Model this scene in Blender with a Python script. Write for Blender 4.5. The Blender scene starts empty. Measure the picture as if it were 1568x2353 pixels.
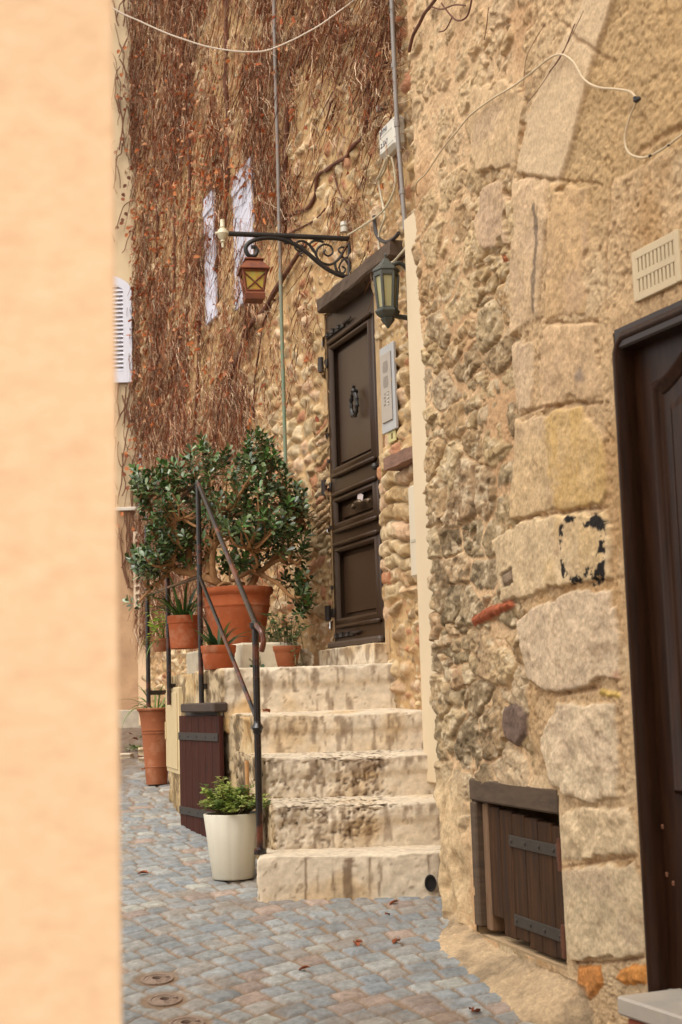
import bpy, math, random
import numpy as np
from mathutils import Vector, Matrix

random.seed(7)
RNG = np.random.default_rng(11)
scene = bpy.context.scene
COL = scene.collection
PI = math.pi

# ------------------------------------------------------------------ camera model (50 mm lens, low viewpoint, looking slightly up)
PW, PH = 1568.0, 2353.0
FL = 50 / 36 * PH
TILT, ROLL, CZ = math.radians(7.55), .03, .89
fw = np.array([0, math.cos(TILT), math.sin(TILT)])
_r0 = np.array([1., 0, 0]); _u0 = np.array([0, -math.sin(TILT), math.cos(TILT)])
CR = math.cos(ROLL) * _r0 - math.sin(ROLL) * _u0
CU = math.cos(ROLL) * _u0 + math.sin(ROLL) * _r0

def ray(px, py):
    return fw + CR * ((px - PW / 2) / FL) - CU * ((py - PH / 2) / FL)

def atY(px, py, Y):
    d = ray(px, py); k = Y / d[1]
    return Vector((d[0] * k, Y, CZ + d[2] * k))

def gz(Y):
    return .095 * (Y - 6.5) if Y > 6.5 else .14 * (Y - 6.5)

def on_ground(px, py):
    d = ray(px, py)
    for s in (.095, .14):
        k = (CZ + 6.5 * s) / (s * d[1] - d[2]); Y = k * d[1]
        if (s == .095) == (Y > 6.5):
            return Vector((d[0] * k, Y, CZ + d[2] * k))
    return Vector((d[0] * k, Y, CZ + d[2] * k))

class Line:
    """vertical wall plane in plan: origin O, unit direction D, normal N into the alley"""
    def __init__(s, O, D, N):
        s.O = np.array(O, float); s.D = np.array(D, float); s.N = np.array(N, float)
    def uv(s, px, py, h=0.):
        r = ray(px, py); O = s.O + s.N * h
        k, u = np.linalg.solve(np.array([[r[0], -s.D[0]], [r[1], -s.D[1]]]), O)
        return u, CZ + r[2] * k
    def p(s, u, v, h=0.):
        q = s.O + s.D * u + s.N * h
        return Vector((q[0], q[1], v))

_a, _b = math.radians(16), math.radians(22.5)
_f = math.hypot(.352, .936)
WF = Line((.247, 8.), (-.352 / _f, .936 / _f), (-.936 / _f, -.352 / _f))            # ivy house front
WA = Line((.405, 6.3), (math.sin(_a), -math.cos(_a)), (-math.cos(_a), -math.sin(_a)))  # stone house, far part
BO = WA.O + WA.D * 1.45
WB = Line(BO, (math.sin(_b), -math.cos(_b)), (-math.cos(_b), -math.sin(_b)))          # stone house, door part
WY = lambda Y: Line((0, Y), (1, 0), (0, -1))

# ------------------------------------------------------------------ numpy noise
def hsh(ix, iy, iz, s=0):
    n = (ix.astype(np.int64) * 374761393 + iy.astype(np.int64) * 668265263 + iz.astype(np.int64) * 1440662683 + s * 974711) & 0xffffffff
    n = ((n ^ (n >> 13)) * 1274126177) & 0xffffffff
    n = ((n ^ (n >> 15)) * 2246822519) & 0xffffffff
    return ((n ^ (n >> 16)) & 0xffffff) / float(0xffffff)

def vn(x, y, z, s=0):
    x, y, z = np.broadcast_arrays(np.asarray(x, float), np.asarray(y, float), np.asarray(z, float))
    ix, iy, iz = np.floor(x), np.floor(y), np.floor(z)
    fx, fy, fz = x - ix, y - iy, z - iz
    w = lambda t: t * t * t * (t * (t * 6 - 15) + 10)
    fx, fy, fz = w(fx), w(fy), w(fz)
    r = 0
    for a in (0, 1):
        for b in (0, 1):
            for c in (0, 1):
                r = r + hsh(ix + a, iy + b, iz + c, s) * (fx if a else 1 - fx) * (fy if b else 1 - fy) * (fz if c else 1 - fz)
    return r * 2 - 1

def fbm(x, y, z=0., o=4, s=0, g=.5):
    r = 0; amp = 1; f = 1; t = 0
    for k in range(o):
        r = r + amp * vn(x * f + 17.3 * k, y * f - 9.1 * k, z * f + 4.7 * k, s + k); t += amp
        amp *= g; f *= 2.03
    return r / t

def sst(a, b, x):
    t = np.clip((x - a) / (b - a), 0, 1)
    return t * t * (3 - 2 * t)

def voro(a, b, s=0, jit=.85, rowshift=True, pn=2.):
    ib = np.floor(b)
    f1 = np.full(a.shape, 9.); f2 = np.full(a.shape, 9.)
    idv = np.zeros(a.shape); idw = np.zeros(a.shape); dx1 = np.zeros(a.shape); dy1 = np.zeros(a.shape)
    for dj in (-1, 0, 1):
        jj = ib + dj
        off = .5 * (jj % 2) if rowshift else 0 * jj
        ia = np.floor(a - off)
        for di in (-1, 0, 1):
            ii = ia + di
            cx = ii + off + .5 + jit * (hsh(ii, jj, ii * 0 + 1, s) - .5)
            cy = jj + .5 + jit * (hsh(ii, jj, ii * 0 + 2, s) - .5)
            dx, dy = a - cx, b - cy
            d = np.sqrt(dx * dx + dy * dy) if pn == 2. else (np.abs(dx) ** pn + np.abs(dy) ** pn) ** (1 / pn)
            n = d < f1
            f2 = np.where(n, f1, np.minimum(f2, d))
            idv = np.where(n, hsh(ii, jj, ii * 0 + 3, s), idv); idw = np.where(n, hsh(ii, jj, ii * 0 + 4, s), idw)
            dx1 = np.where(n, dx, dx1); dy1 = np.where(n, dy, dy1)
            f1 = np.where(n, d, f1)
    return f1, f2, idv, idw, dx1, dy1

def polysd(U, V, poly):
    """signed distance (inside positive) to a polygon"""
    P = np.array(poly, float); n = len(P)
    d = np.full(U.shape, 1e9); ins = np.zeros(U.shape, bool)
    for i in range(n):
        ax, ay = P[i]; bx, by = P[(i + 1) % n]
        ex, ey = bx - ax, by - ay
        t = np.clip(((U - ax) * ex + (V - ay) * ey) / (ex * ex + ey * ey + 1e-12), 0, 1)
        d = np.minimum(d, np.hypot(U - ax - t * ex, V - ay - t * ey))
        c = ((ay > V) != (by > V)) & (U < (bx - ax) * (V - ay) / ((by - ay) if by != ay else 1e-9) + ax)
        ins ^= c
    return np.where(ins, d, -d)

def polyline_d(U, V, pts):
    d = np.full(U.shape, 1e9)
    for (ax, ay), (bx, by) in zip(pts[:-1], pts[1:]):
        ex, ey = bx - ax, by - ay
        t = np.clip(((U - ax) * ex + (V - ay) * ey) / (ex * ex + ey * ey + 1e-12), 0, 1)
        d = np.minimum(d, np.hypot(U - ax - t * ex, V - ay - t * ey))
    return d

# ------------------------------------------------------------------ colours and materials
def S(r, g, b, k=1.0):
    f = lambda c: (c / 12.92 if c <= .04045 else ((c + .055) / 1.055) ** 2.4)
    return (f(r / 255) * k, f(g / 255) * k, f(b / 255) * k)

def A3(c): return np.array(c, float)

def newmat(name):
    m = bpy.data.materials.new(name); m.use_nodes = True
    nt = m.node_tree; nt.nodes.clear()
    out = nt.nodes.new('ShaderNodeOutputMaterial'); bs = nt.nodes.new('ShaderNodeBsdfPrincipled')
    nt.links.new(bs.outputs[0], out.inputs[0])
    return m, nt, bs

def N(nt, t, **kw):
    n = nt.nodes.new(t)
    for k, v in kw.items(): setattr(n, k, v)
    return n

def noise_node(nt, vec, scale, detail=5, rough=.55, stretch=None):
    if stretch:
        mp = N(nt, 'ShaderNodeMapping'); mp.inputs['Scale'].default_value = stretch
        nt.links.new(vec, mp.inputs['Vector']); vec = mp.outputs[0]
    n = N(nt, 'ShaderNodeTexNoise'); n.inputs['Scale'].default_value = scale
    n.inputs['Detail'].default_value = detail; n.inputs['Roughness'].default_value = rough
    nt.links.new(vec, n.inputs['Vector'])
    return n.outputs['Fac']

def ramp(nt, fac, stops):
    r = N(nt, 'ShaderNodeValToRGB'); e = r.color_ramp.elements
    while len(e) < len(stops): e.new(.5)
    for k, (p, c) in enumerate(stops):
        e[k].position = p; e[k].color = (*c, 1) if len(c) == 3 else c
    nt.links.new(fac, r.inputs[0]); return r.outputs[0]

def mixc(nt, fac, a, b, mode='MIX'):
    m = N(nt, 'ShaderNodeMix', data_type='RGBA', blend_type=mode)
    for sock, v in ((m.inputs[0], fac), (m.inputs[6], a), (m.inputs[7], b)):
        if hasattr(v, 'links') or hasattr(v, 'is_linked'): nt.links.new(v, sock)
        elif isinstance(v, (int, float)): sock.default_value = v
        else: sock.default_value = (*v, 1)
    return m.outputs[2]

def bump(nt, bs, fac, strength, dist=.01, prev=None):
    b = N(nt, 'ShaderNodeBump'); b.inputs['Strength'].default_value = strength; b.inputs['Distance'].default_value = dist
    nt.links.new(fac, b.inputs['Height'])
    if prev: nt.links.new(prev, b.inputs['Normal'])
    nt.links.new(b.outputs[0], bs.inputs['Normal']); return b.outputs[0]

def mat(name, col=None, rough=.7, var=.18, vs=12, bs_=60, bst=.25, bd=.004, metal=0., attr=False, spots=None, spotscale=18, spotlim=(.55, .7),
        stretch=None, spec=.5, coat=0., sub=0.):
    m, nt, bs = newmat(name)
    tc = N(nt, 'ShaderNodeTexCoord').outputs['Object']
    if attr:
        at = N(nt, 'ShaderNodeAttribute'); at.attribute_name = 'Col'; base = at.outputs['Color']
    else:
        base = col
    n1 = noise_node(nt, tc, vs, 6, .6, stretch)
    k = ramp(nt, n1, [(.25, (1 - var,) * 3), (.75, (1 + var,) * 3)])
    c = mixc(nt, 1.0, base, k, 'MULTIPLY')
    if spots is not None:
        n2 = noise_node(nt, tc, spotscale, 6, .65, stretch)
        f = ramp(nt, n2, [(spotlim[0], (0, 0, 0)), (spotlim[1], (1, 1, 1))])
        c = mixc(nt, f, c, spots)
    nt.links.new(c, bs.inputs['Base Color'])
    bs.inputs['Roughness'].default_value = rough; bs.inputs['Metallic'].default_value = metal
    bs.inputs['Specular IOR Level'].default_value = spec
    if coat: bs.inputs['Coat Weight'].default_value = coat
    if bst:
        bump(nt, bs, noise_node(nt, tc, bs_, 6, .65, stretch), bst, bd)
    return m

# ------------------------------------------------------------------ mesh building
class MB:
    def __init__(s): s.v = []; s.f = []; s.c = []
    def add(s, vs, fs, col=None):
        o = len(s.v); s.v += [tuple(p) for p in vs]; s.f += [tuple(i + o for i in f) for f in fs]
        if col is not None: s.c += [col] * len(vs)

def box(mb, c, X, Y, Z, sx, sy, sz, bev=0.0, col=None):
    """box centred at c along axes X,Y,Z with full sizes; bev chamfers all edges"""
    c, X, Y, Z = Vector(c), Vector(X), Vector(Y), Vector(Z)
    hx, hy, hz = sx / 2, sy / 2, sz / 2
    b = min(bev, hx * .9, hy * .9, hz * .9)
    if b <= 0:
        vs = [c + X * hx * i + Y * hy * j + Z * hz * k for k in (-1, 1) for j in (-1, 1) for i in (-1, 1)]
        mb.add(vs, [(0, 2, 3, 1), (4, 5, 7, 6), (0, 1, 5, 4), (2, 6, 7, 3), (0, 4, 6, 2), (1, 3, 7, 5)], col); return
    vs = []; idx = {}
    for k in (-1, 1):
        for j in (-1, 1):
            for i in (-1, 1):
                for ax in range(3):
                    d = [hx - b, hy - b, hz - b]; d[ax] += b
                    idx[(i, j, k, ax)] = len(vs)
                    vs.append(c + X * d[0] * i + Y * d[1] * j + Z * d[2] * k)
    fs = []
    for s_ in (-1, 1):
        fs.append([idx[(s_, j, k, 0)] for j, k in ((-1, -1), (1, -1), (1, 1), (-1, 1))])
        fs.append([idx[(i, s_, k, 1)] for i, k in ((-1, -1), (1, -1), (1, 1), (-1, 1))])
        fs.append([idx[(i, j, s_, 2)] for i, j in ((-1, -1), (1, -1), (1, 1), (-1, 1))])
    for a in (-1, 1):
        for b_ in (-1, 1):
            fs.append([idx[(a, b_, -1, 0)], idx[(a, b_, 1, 0)], idx[(a, b_, 1, 1)], idx[(a, b_, -1, 1)]])
            fs.append([idx[(a, -1, b_, 0)], idx[(a, 1, b_, 0)], idx[(a, 1, b_, 2)], idx[(a, -1, b_, 2)]])
            fs.append([idx[(-1, a, b_, 1)], idx[(1, a, b_, 1)], idx[(1, a, b_, 2)], idx[(-1, a, b_, 2)]])
    for k in (-1, 1):
        for j in (-1, 1):
            for i in (-1, 1):
                fs.append([idx[(i, j, k, 0)], idx[(i, j, k, 1)], idx[(i, j, k, 2)]])
    mb.add(vs, fs, col)

def wbox(mb, L, u0, u1, v0, v1, h0, h1, bev=0., col=None):
    """box on a wall line: along u, v(z), h(out of the wall)"""
    c = L.p((u0 + u1) / 2, (v0 + v1) / 2, (h0 + h1) / 2)
    box(mb, c, (*L.D, 0), (*L.N, 0), (0, 0, 1), abs(u1 - u0), abs(h1 - h0), abs(v1 - v0), bev, col)

def tube(mb, pts, r, n=8, cap=True, col=None, flat=1.0):
    pts = [Vector(p) for p in pts]
    k = len(pts); rs = r if isinstance(r, (list, tuple)) else [r] * k
    T = [(pts[min(i + 1, k - 1)] - pts[max(i - 1, 0)]).normalized() for i in range(k)]
    up = Vector((0, 0, 1)) if abs(T[0].z) < .9 else Vector((1, 0, 0))
    nrm = (up - T[0] * up.dot(T[0])).normalized()
    vs = []
    for i in range(k):
        nrm = (nrm - T[i] * nrm.dot(T[i]))
        nrm = nrm.normalized() if nrm.length > 1e-6 else T[i].orthogonal().normalized()
        bi = T[i].cross(nrm)
        for j in range(n):
            a = 2 * PI * j / n
            vs.append(pts[i] + (nrm * math.cos(a) + bi * math.sin(a) * flat) * rs[i])
    fs = [(i * n + j, i * n + (j + 1) % n, (i + 1) * n + (j + 1) % n, (i + 1) * n + j) for i in range(k - 1) for j in range(n)]
    if cap: fs += [tuple(range(n))[::-1], tuple((k - 1) * n + j for j in range(n))]
    mb.add(vs, fs, col)

def smooth_path(pts, m=6):
    """Catmull-Rom through pts"""
    P = [Vector(p) for p in pts]; out = []
    for i in range(len(P) - 1):
        a, b, c, d = P[max(i - 1, 0)], P[i], P[i + 1], P[min(i + 2, len(P) - 1)]
        for t in range(m):
            t /= m
            out.append(.5 * ((2 * b) + (c - a) * t + (2 * a - 5 * b + 4 * c - d) * t * t + (3 * b - a - 3 * c + d) * t ** 3))
    return out + [P[-1]]

def lathe(mb, c, prof, n=32, col=None, sq=None, rot=0.):
    c = Vector(c); vs = []
    for r, z in prof:
        for j in range(n):
            a = 2 * PI * j / n + rot
            vs.append(c + Vector((r * math.cos(a), r * math.sin(a), z)))
    k = len(prof)
    fs = [(i * n + j, i * n + (j + 1) % n, (i + 1) * n + (j + 1) % n, (i + 1) * n + j) for i in range(k - 1) for j in range(n)]
    mb.add(vs, fs, col)

def link(name, me, m, parent=None, smooth=True, loc=None):
    o = bpy.data.objects.new(name, me); COL.objects.link(o)
    if m: me.materials.append(m)
    if smooth: me.shade_smooth()
    else: me.shade_flat()
    if parent is not None:
        o.parent = parent
        w = Vector((0, 0, 0)); q = parent
        while q is not None:
            w = w + q.location; q = q.parent
        if parent.type == 'EMPTY': o.matrix_parent_inverse = Matrix.Translation(-w)
    return o

def obj(name, mb, m, parent=None, smooth=False, sharp=None, label=None):
    me = bpy.data.meshes.new(name); me.from_pydata(mb.v, [], mb.f)
    if mb.c:
        ca = me.color_attributes.new('Col', 'FLOAT_COLOR', 'POINT')
        ca.data.foreach_set('color', np.array([(*c, 1) for c in mb.c], np.float32).ravel())
    import bmesh
    bm = bmesh.new(); bm.from_mesh(me); bmesh.ops.recalc_face_normals(bm, faces=bm.faces); bm.to_mesh(me); bm.free()
    me.update()
    o = link(name, me, m, parent, smooth)
    if smooth and sharp is None: sharp = 38
    if smooth and sharp: me.set_sharp_from_angle(angle=math.radians(sharp))
    if label: o['label'] = label
    return o

def tag(o, label, cat, group=None, kind=None):
    o['label'] = label; o['category'] = cat
    if group: o['group'] = group
    if kind: o['kind'] = kind
    return o

def thing(name, label, cat, loc, group=None):
    o = bpy.data.objects.new(name, None); COL.objects.link(o); o.location = Vector(loc); o.empty_display_size = .1
    return tag(o, label, cat, group)

def grid_mesh(name, P, C, keep=None):
    """P (m,n,3) numpy grid, C (m,n,3) colours, keep (m-1,n-1) face mask"""
    m, n = P.shape[:2]
    idx = np.arange(m * n).reshape(m, n)
    q = np.stack([idx[:-1, :-1], idx[1:, :-1], idx[1:, 1:], idx[:-1, 1:]], -1).reshape(-1, 4)
    if keep is not None: q = q[keep.ravel()]
    me = bpy.data.meshes.new(name)
    me.vertices.add(m * n); me.vertices.foreach_set('co', P.astype(np.float32).ravel())
    me.loops.add(q.size); me.loops.foreach_set('vertex_index', q.astype(np.int32).ravel())
    me.polygons.add(len(q)); me.polygons.foreach_set('loop_start', (np.arange(len(q)) * 4).astype(np.int32))
    me.polygons.foreach_set('loop_total', np.full(len(q), 4, np.int32))
    me.update(calc_edges=True)
    ca = me.color_attributes.new('Col', 'FLOAT_COLOR', 'POINT')
    ca.data.foreach_set('color', np.concatenate([C, np.ones((m, n, 1))], -1).astype(np.float32).ravel())
    me.validate()
    return me

def steps_(*segs):
    """non-uniform coordinates: (start, end, step) pieces joined"""
    out = []
    for a, b, s in segs: out.append(np.arange(a, b - s * .3, s))
    out.append(np.array([segs[-1][1]]))
    return np.concatenate(out)

def pal(ids, cols):
    c = np.array(cols, float); k = np.clip((ids * len(c)).astype(int), 0, len(c) - 1)
    return c[k]

def lerp(a, b, t):
    return a + (b - a) * t[..., None] if np.ndim(t) else a + (b - a) * t
EXPOSURE = 1.1
# ================================================================== SETTING AND WALLS
K = .78
def T(r, g, b):
    c = S(r, g, b, K); l = .3 * c[0] + .6 * c[1] + .1 * c[2]
    return tuple(x + (l - x) * .03 for x in c)

def ground_z(Y):
    Y = np.asarray(Y, float); d = Y - 6.5
    return np.where(d > 0, .095 * d, .14 * d)

# ---------------------------------------------------------------- ground of setts
def build_ground():
    xs = steps_((-14, -4.6, .6), (-4.6, -1.5, .022), (-1.5, .75, .007), (.75, 1.2, .03), (1.2, 9, .6))
    ys = steps_((-8, 3, .5), (3, 4.7, .05), (4.7, 7.6, .0085), (7.6, 10.5, .018), (10.5, 15, .06), (15, 30, 1.0))
    X, Y = np.meshgrid(xs, ys, indexing='ij')
    Z = ground_z(Y)
    wx = X + .016 * fbm(X * 4, Y * 4, 0, 2, 3); wy = Y + .016 * fbm(X * 4, Y * 4, 9, 2, 4)
    # rows run in arcs about a centre near the foot of the stone house
    cx, cy = 1.05, 3.7
    r = np.hypot(wx - cx, wy - cy); th = np.arctan2(-(wx - cx), wy - cy)
    rowh = .101
    row = np.floor(r / rowh); fr = r / rowh - row
    s = th * (row + .5) * rowh / (.119) + hsh(row, row * 0, row * 0, 5) * 7
    s = s + .22 * vn(s * .9, row * 3.1, 0, 8)
    col = np.floor(s); fs = s - col
    i1 = hsh(col, row, row * 0, 21); i2 = hsh(col, row, row * 0, 22); i3 = hsh(col, row, row * 0, 23)
    jw = .042 + .03 * i2
    e = np.minimum(np.minimum(fr - jw * .9, 1 - jw * .9 - fr) * rowh, np.minimum(fs - jw, 1 - jw - fs) * .119)
    e = e + .0022 * fbm(X * 40, Y * 40, 0, 3, 6)
    # corners cut round
    dome = sst(-.003, .008, e)
    H = -.009 + dome * (.009 + .003 * i3) + .0012 * sst(.0, .03, e) + .004 * ((i1 - .5) * (fr - .5) + (i2 - .5) * (fs - .5)) + .0022 * fbm(X * 70, Y * 70, 0, 3, 9) * dome + .0015 * fbm(X * 30, Y * 30, 0, 3, 12)
    H = H + .010 * fbm(X * 1.3, Y * 1.3, 0, 3, 33)
    base = A3((1.0, 1.0, .985)) * pal(i1, [T(156, 158, 156), T(148, 152, 153), T(170, 170, 164), T(150, 152, 150), T(178, 176, 166), T(176, 156, 142), T(160, 163, 162), T(152, 156, 156), T(164, 164, 160),
                    T(150, 152, 152), T(164, 158, 150), T(142, 145, 145), T(170, 170, 165), T(160, 144, 134), T(154, 157, 157), T(162, 160, 154), T(146, 151, 154), T(158, 160, 158)])
    base = base * (.88 + .14 * i3)[..., None]
    n = fbm(X * 25, Y * 25, 0, 4, 14)
    base = base * (1 + .26 * n + .22 * fbm(X * 70, Y * 70, 5, 3, 17))[..., None]
    sand = A3(T(150, 126, 102)) * (1 + .2 * fbm(X * 9, Y * 9, 3, 4, 15))[..., None]
    m = sst(-.001, .003, e) * (1 - .40 * sst(.10, .5, fbm(X * 4, Y * 4, 2, 4, 16)))
    for q in ((361, 2250), (379, 2298), (428, 2352)):
        g = on_ground(*q); dv = np.hypot(X - g.x, Y - g.y) + .01 * fbm(X * 20, Y * 20, 0, 2, 24); k = sst(.098, .075, dv); m = m * (1 - k); H = H * (1 - k) - .004 * k
    C = lerp(sand, base, m)
    grime = sst(.05, .5, fbm(X * 2.2, Y * 2.2, 5, 5, 25)) * .15
    C = lerp(C, np.broadcast_to(A3(T(120, 106, 90)), C.shape), grime)
    # earth and moss in the far corner, dust by the walls
    d = sst(8.6, 9.6, Y + .5 * fbm(X * 3, Y * 3, 0, 3, 19)) * sst(-1.55, -1.75, X + .15 * fbm(X * 4, Y * 4, 4, 3, 20))
    C = lerp(C, np.broadcast_to(A3(T(120, 98, 78)), C.shape), .8 * d)
    H = H + d * .02 * fbm(X * 12, Y * 12, 0, 3, 22)
    me = grid_mesh('ground', np.stack([X, Y, Z + H], -1), C)
    C = C.mean(-1, keepdims=True) * .25 + C * .75
    m = mat('sett paving', rough=.86, var=.2, vs=60, bs_=160, bst=.6, bd=.003, attr=True, spec=.25)
    o = link('ground', me, m); o['kind'] = 'structure'
    return o
build_ground()

# ---------------------------------------------------------------- stone house on the right
uu = np.linspace(-.6, 7, 3801); du = uu[1] - uu[0]
ang = np.where(uu > 0, 1, 1) * (_a + (_b - _a) * sst(1.25, 1.65, uu))
px_ = np.cumsum(np.sin(ang)) * du; py_ = -np.cumsum(np.cos(ang)) * du
i0 = np.searchsorted(uu, 0.); px_ += WA.O[0] - px_[i0]; py_ += WA.O[1] - py_[i0]
def near_base(u):
    u = np.asarray(u, float); up = np.maximum(u, 0)
    x = np.interp(up, uu, px_); y = np.interp(up, uu, py_)
    a = np.interp(up, uu, ang)
    nx, ny = -np.cos(a), -np.sin(a)
    back = np.maximum(-u, 0)
    x = x + back * math.cos(_a); y = y + back * math.sin(_a)
    w = sst(-.05, .05, -u)                      # turn the normal round the corner
    bx, by = -math.sin(_a), math.cos(_a)
    nx2, ny2 = nx * (1 - w) + bx * w, ny * (1 - w) + by * w
    l = np.hypot(nx2, ny2)
    return x, y, nx2 / l, ny2 / l
def nuv(px, py):
    u, v = WA.uv(px, py)
    if u > 1.45: u, v = WB.uv(px, py); u += 1.45
    return u, v
def near_p(u, v, h):
    x, y, nx, ny = near_base(u)
    return Vector((float(x + nx * h), float(y + ny * h), float(v)))

DOOR_U0, DOOR_U1, DOOR_V0, DOOR_V1 = 1.45 + .345, 1.45 + 1.27, -.025, 2.065
HAT = (.435, 1.285, -.052, .54)       # hatch opening u0,u1,v0,v1

def rubble(U, V, cw, ch, s, relief, round_=.022, warp=.25):
    a = U / cw + warp * fbm(U / cw * .9, V / ch * .9, s, 3, s); b = V / ch + warp * fbm(U / cw * .9, V / ch * .9, s + 5, 3, s + 1)
    f1, f2, i1, i2, dx, dy = voro(a, b, s, .66, True, 3.2)
    e = (f2 - f1) * .5 * min(cw, ch) * 1.25
    tilt = (i2 - .5) * .5 * dx + (i1 - .5) * .5 * dy
    top = relief * (.55 + .7 * i2)
    e = e + .0035 * fbm(U * 55, V * 55, s, 3, s + 2)
    fa, fb, g1, g2, qx, qy = voro(U / .105 + .3 * fbm(U * 9, V * 9, s, 2, s), V / .075, s + 7, .9)
    facet = ((g1 - .5) * qx + (g2 - .5) * qy) * .026 + .006 * (g1 - .5)
    h = top * (1 - np.exp(-np.maximum(e - .004, 0) / round_)) + (relief * tilt * .8 + facet) * sst(.004, .03, e)
    return h, e, i1, i2

MORTAR, PLASTER = T(222, 186, 142), T(212, 178, 134)
STONES = [T(186, 158, 114), T(172, 144, 102), T(198, 170, 126), T(182, 158, 120), T(206, 178, 134), T(166, 140, 104), T(190, 156, 112), T(198, 172, 136)]

def near_surface(U, V):
    x, y, _, _ = near_base(U); G = ground_z(y)
    big = fbm(U * 2.2, V * 2.2, 0, 4, 51); mid = fbm(U * 9, V * 9, 0, 5, 52); fine = fbm(U * 45, V * 45, 0, 4, 53); grit = fbm(U * 120, V * 120, 0, 3, 54)
    # rubble stones, two sizes
    h1, e1, i1, j1 = rubble(U, V, .285, .165, 61, .029, .006, .45)
    h2, e2, i2, j2 = rubble(U + .07, V + .03, .13, .080, 62, .026, .004, .50)
    up = sst(2.3, 3.4, V); low = 1 - sst(.45, .72, V)
    m_level = .0115 + .018 * big + .006 * up + .012 * low + .005 * mid + .0025 * fine
    h1 = h1 + (.012 * fbm(U * 11, V * 14, 0, 5, 56) - .008 * sst(.04, .0, np.abs(fbm(U * 12, V * 18, 3, 4, 59))) + .007 * fbm(U * 40, V * 40, 3, 3, 67)) * sst(.004, .02, e1) + .004 * fine
    useS = sst(-.1, .25, fbm(U * 5, V * 5, 7, 3, 57)) * (i1 < .42)
    hs = np.where((useS > .5), h2 + .010 * fbm(U * 20, V * 24, 5, 4, 60) + .006 * mid, h1)
    es = np.where(useS > .5, e2, e1); si = np.where(useS > .5, i2, i1); sj = np.where(useS > .5, j2, j1)
    m_level = m_level + .002 * fine + .0012 * grit
    isst = sst(-.0012, .0018, hs - m_level)
    h = np.maximum(hs, m_level)
    cool = (1 - sst(1.5, 2.2, V)) * (1 - sst(.55, .95, U)) * sst(.4, .7, V)
    sc = pal(si, STONES) * (.85 + .30 * sj)[..., None]
    sc = lerp(sc, pal(sj, [T(156, 138, 106), T(132, 116, 90), T(170, 148, 114), T(146, 126, 98), T(188, 164, 126), T(176, 142, 108)]), .62 * cool)
    # lichen pale and dark blotches inside each stone
    pt = fbm(U * 22, V * 30, sj * 9, 4, 58)
    sc = lerp(sc, np.broadcast_to(A3(T(222, 200, 164)), sc.shape), .75 * sst(.08, .42, pt)) * (1 + .30 * fbm(U * 75, V * 75, 2, 3, 66))[..., None]
    sc = lerp(sc, np.broadcast_to(A3(T(104, 88, 66)), sc.shape), .7 * sst(.10, .42, -pt) * (.35 + .65 * cool))
    mc = np.broadcast_to(A3(MORTAR), sc.shape) * (1.04 + .10 * mid + .12 * fine + .14 * grit)[..., None]
    mc = lerp(mc, np.broadcast_to(A3(T(196, 150, 104)), mc.shape), .6 * sst(0, .5, big))
    sc = lerp(sc, mc, .45 * up * np.ones_like(U))
    gap = sst(.006, .001, np.abs(hs - m_level - .0005)) * sst(.08, .35, fbm(U * 6, V * 6, 4, 3, 68))
    h = h - .010 * gap * (1 - .5 * up)
    C = lerp(mc, sc, isst)
    # eroded, washed-out rock near the far corner low down
    er = (1 - sst(.28, .42, U + .05 * mid)) * (1 - sst(.45, .62, V + .1 * mid)) * sst(-.02, .05, U)
    rid = 1 - np.abs(fbm(U * 7, V * 3.2, 3, 4, 65)); hr = .055 * (rid - .75) * 2 + .012 * mid + .03
    h = h * (1 - er) + er * hr
    C = lerp(C, np.broadcast_to(A3(T(220, 190, 146)), C.shape) * (1 + .22 * mid + .1 * fine)[..., None], er * .9)
    # rough-cast plaster to the right and along the dressed stones
    ub = np.interp(V, [-.4, .4, .6, 1.0, 1.45, 1.75, 2.1, 2.6, 3.0, 3.5, 5], [1.0, 1.0, 1.05, 1.05, 1.02, 1.05, 1.1, 1.2, 1.32, 1.42, 1.5])
    pm = sst(-.02, .03, U - ub + .05 * mid + .03 * big)
    ph = .026 + .006 * big + .005 * mid + .006 * fbm(U * 55, V * 55, 0, 3, 70) + .003 * grit - .004 * sst(.28, .5, fbm(U * 38, V * 38, 4, 3, 73))
    pc = np.broadcast_to(A3(PLASTER), C.shape) * (1 + .12 * mid + .20 * fine + .16 * grit)[..., None]
    pc = lerp(pc, np.broadcast_to(A3(T(150, 114, 76)), pc.shape), .5 * sst(.26, .48, fbm(U * 38, V * 38, 4, 3, 73)))
    pc = lerp(pc, np.broadcast_to(A3(T(188, 146, 92)), pc.shape), .55 * sst(.1, .55, fbm(U * 4, V * 2.5, 5, 4, 71)))
    pc = lerp(pc, np.broadcast_to(A3(T(222, 196, 156)), pc.shape), .5 * sst(.1, .5, fbm(U * 3, V * 4, 15, 4, 72)))
    h = h * (1 - pm) + ph * pm; C = lerp(C, pc, pm)
    # sunken, yellower plaster field in the arch above the door
    arch = [nuv(*q) for q in ((1440, -40), (1385, 120), (1330, 330), (1300, 430), (1285, 560), (1262, 740), (1400, 745), (1410, 600), (1420, 420), (1590, 330), (1700, 300), (1700, -60))]
    ad = polysd(U + .012 * mid, V + .012 * mid, arch)
    am = sst(-.004, .006, ad) * sst(2.3, 2.6, V)
    h = h - am * .006
    C = lerp(C, np.broadcast_to(A3(T(196, 162, 114)), C.shape) * (1 + .16 * fine + .14 * mid + .1 * grit)[..., None], .8 * am)
    # pale dressed band of the arch
    bd = polysd(U + .01 * mid, V, [nuv(*q) for q in ((1200, 400), (1235, 250), (1290, 130), (1345, 30), (1370, -40), (1440, -40), (1385, 120), (1330, 330), (1300, 425), (1275, 410))])
    bm_ = sst(-.004, .012, bd)
    h = np.where(bm_ > 0, h * (1 - bm_) + bm_ * (.034 + .003 * mid + .0025 * fine), h)
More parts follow.
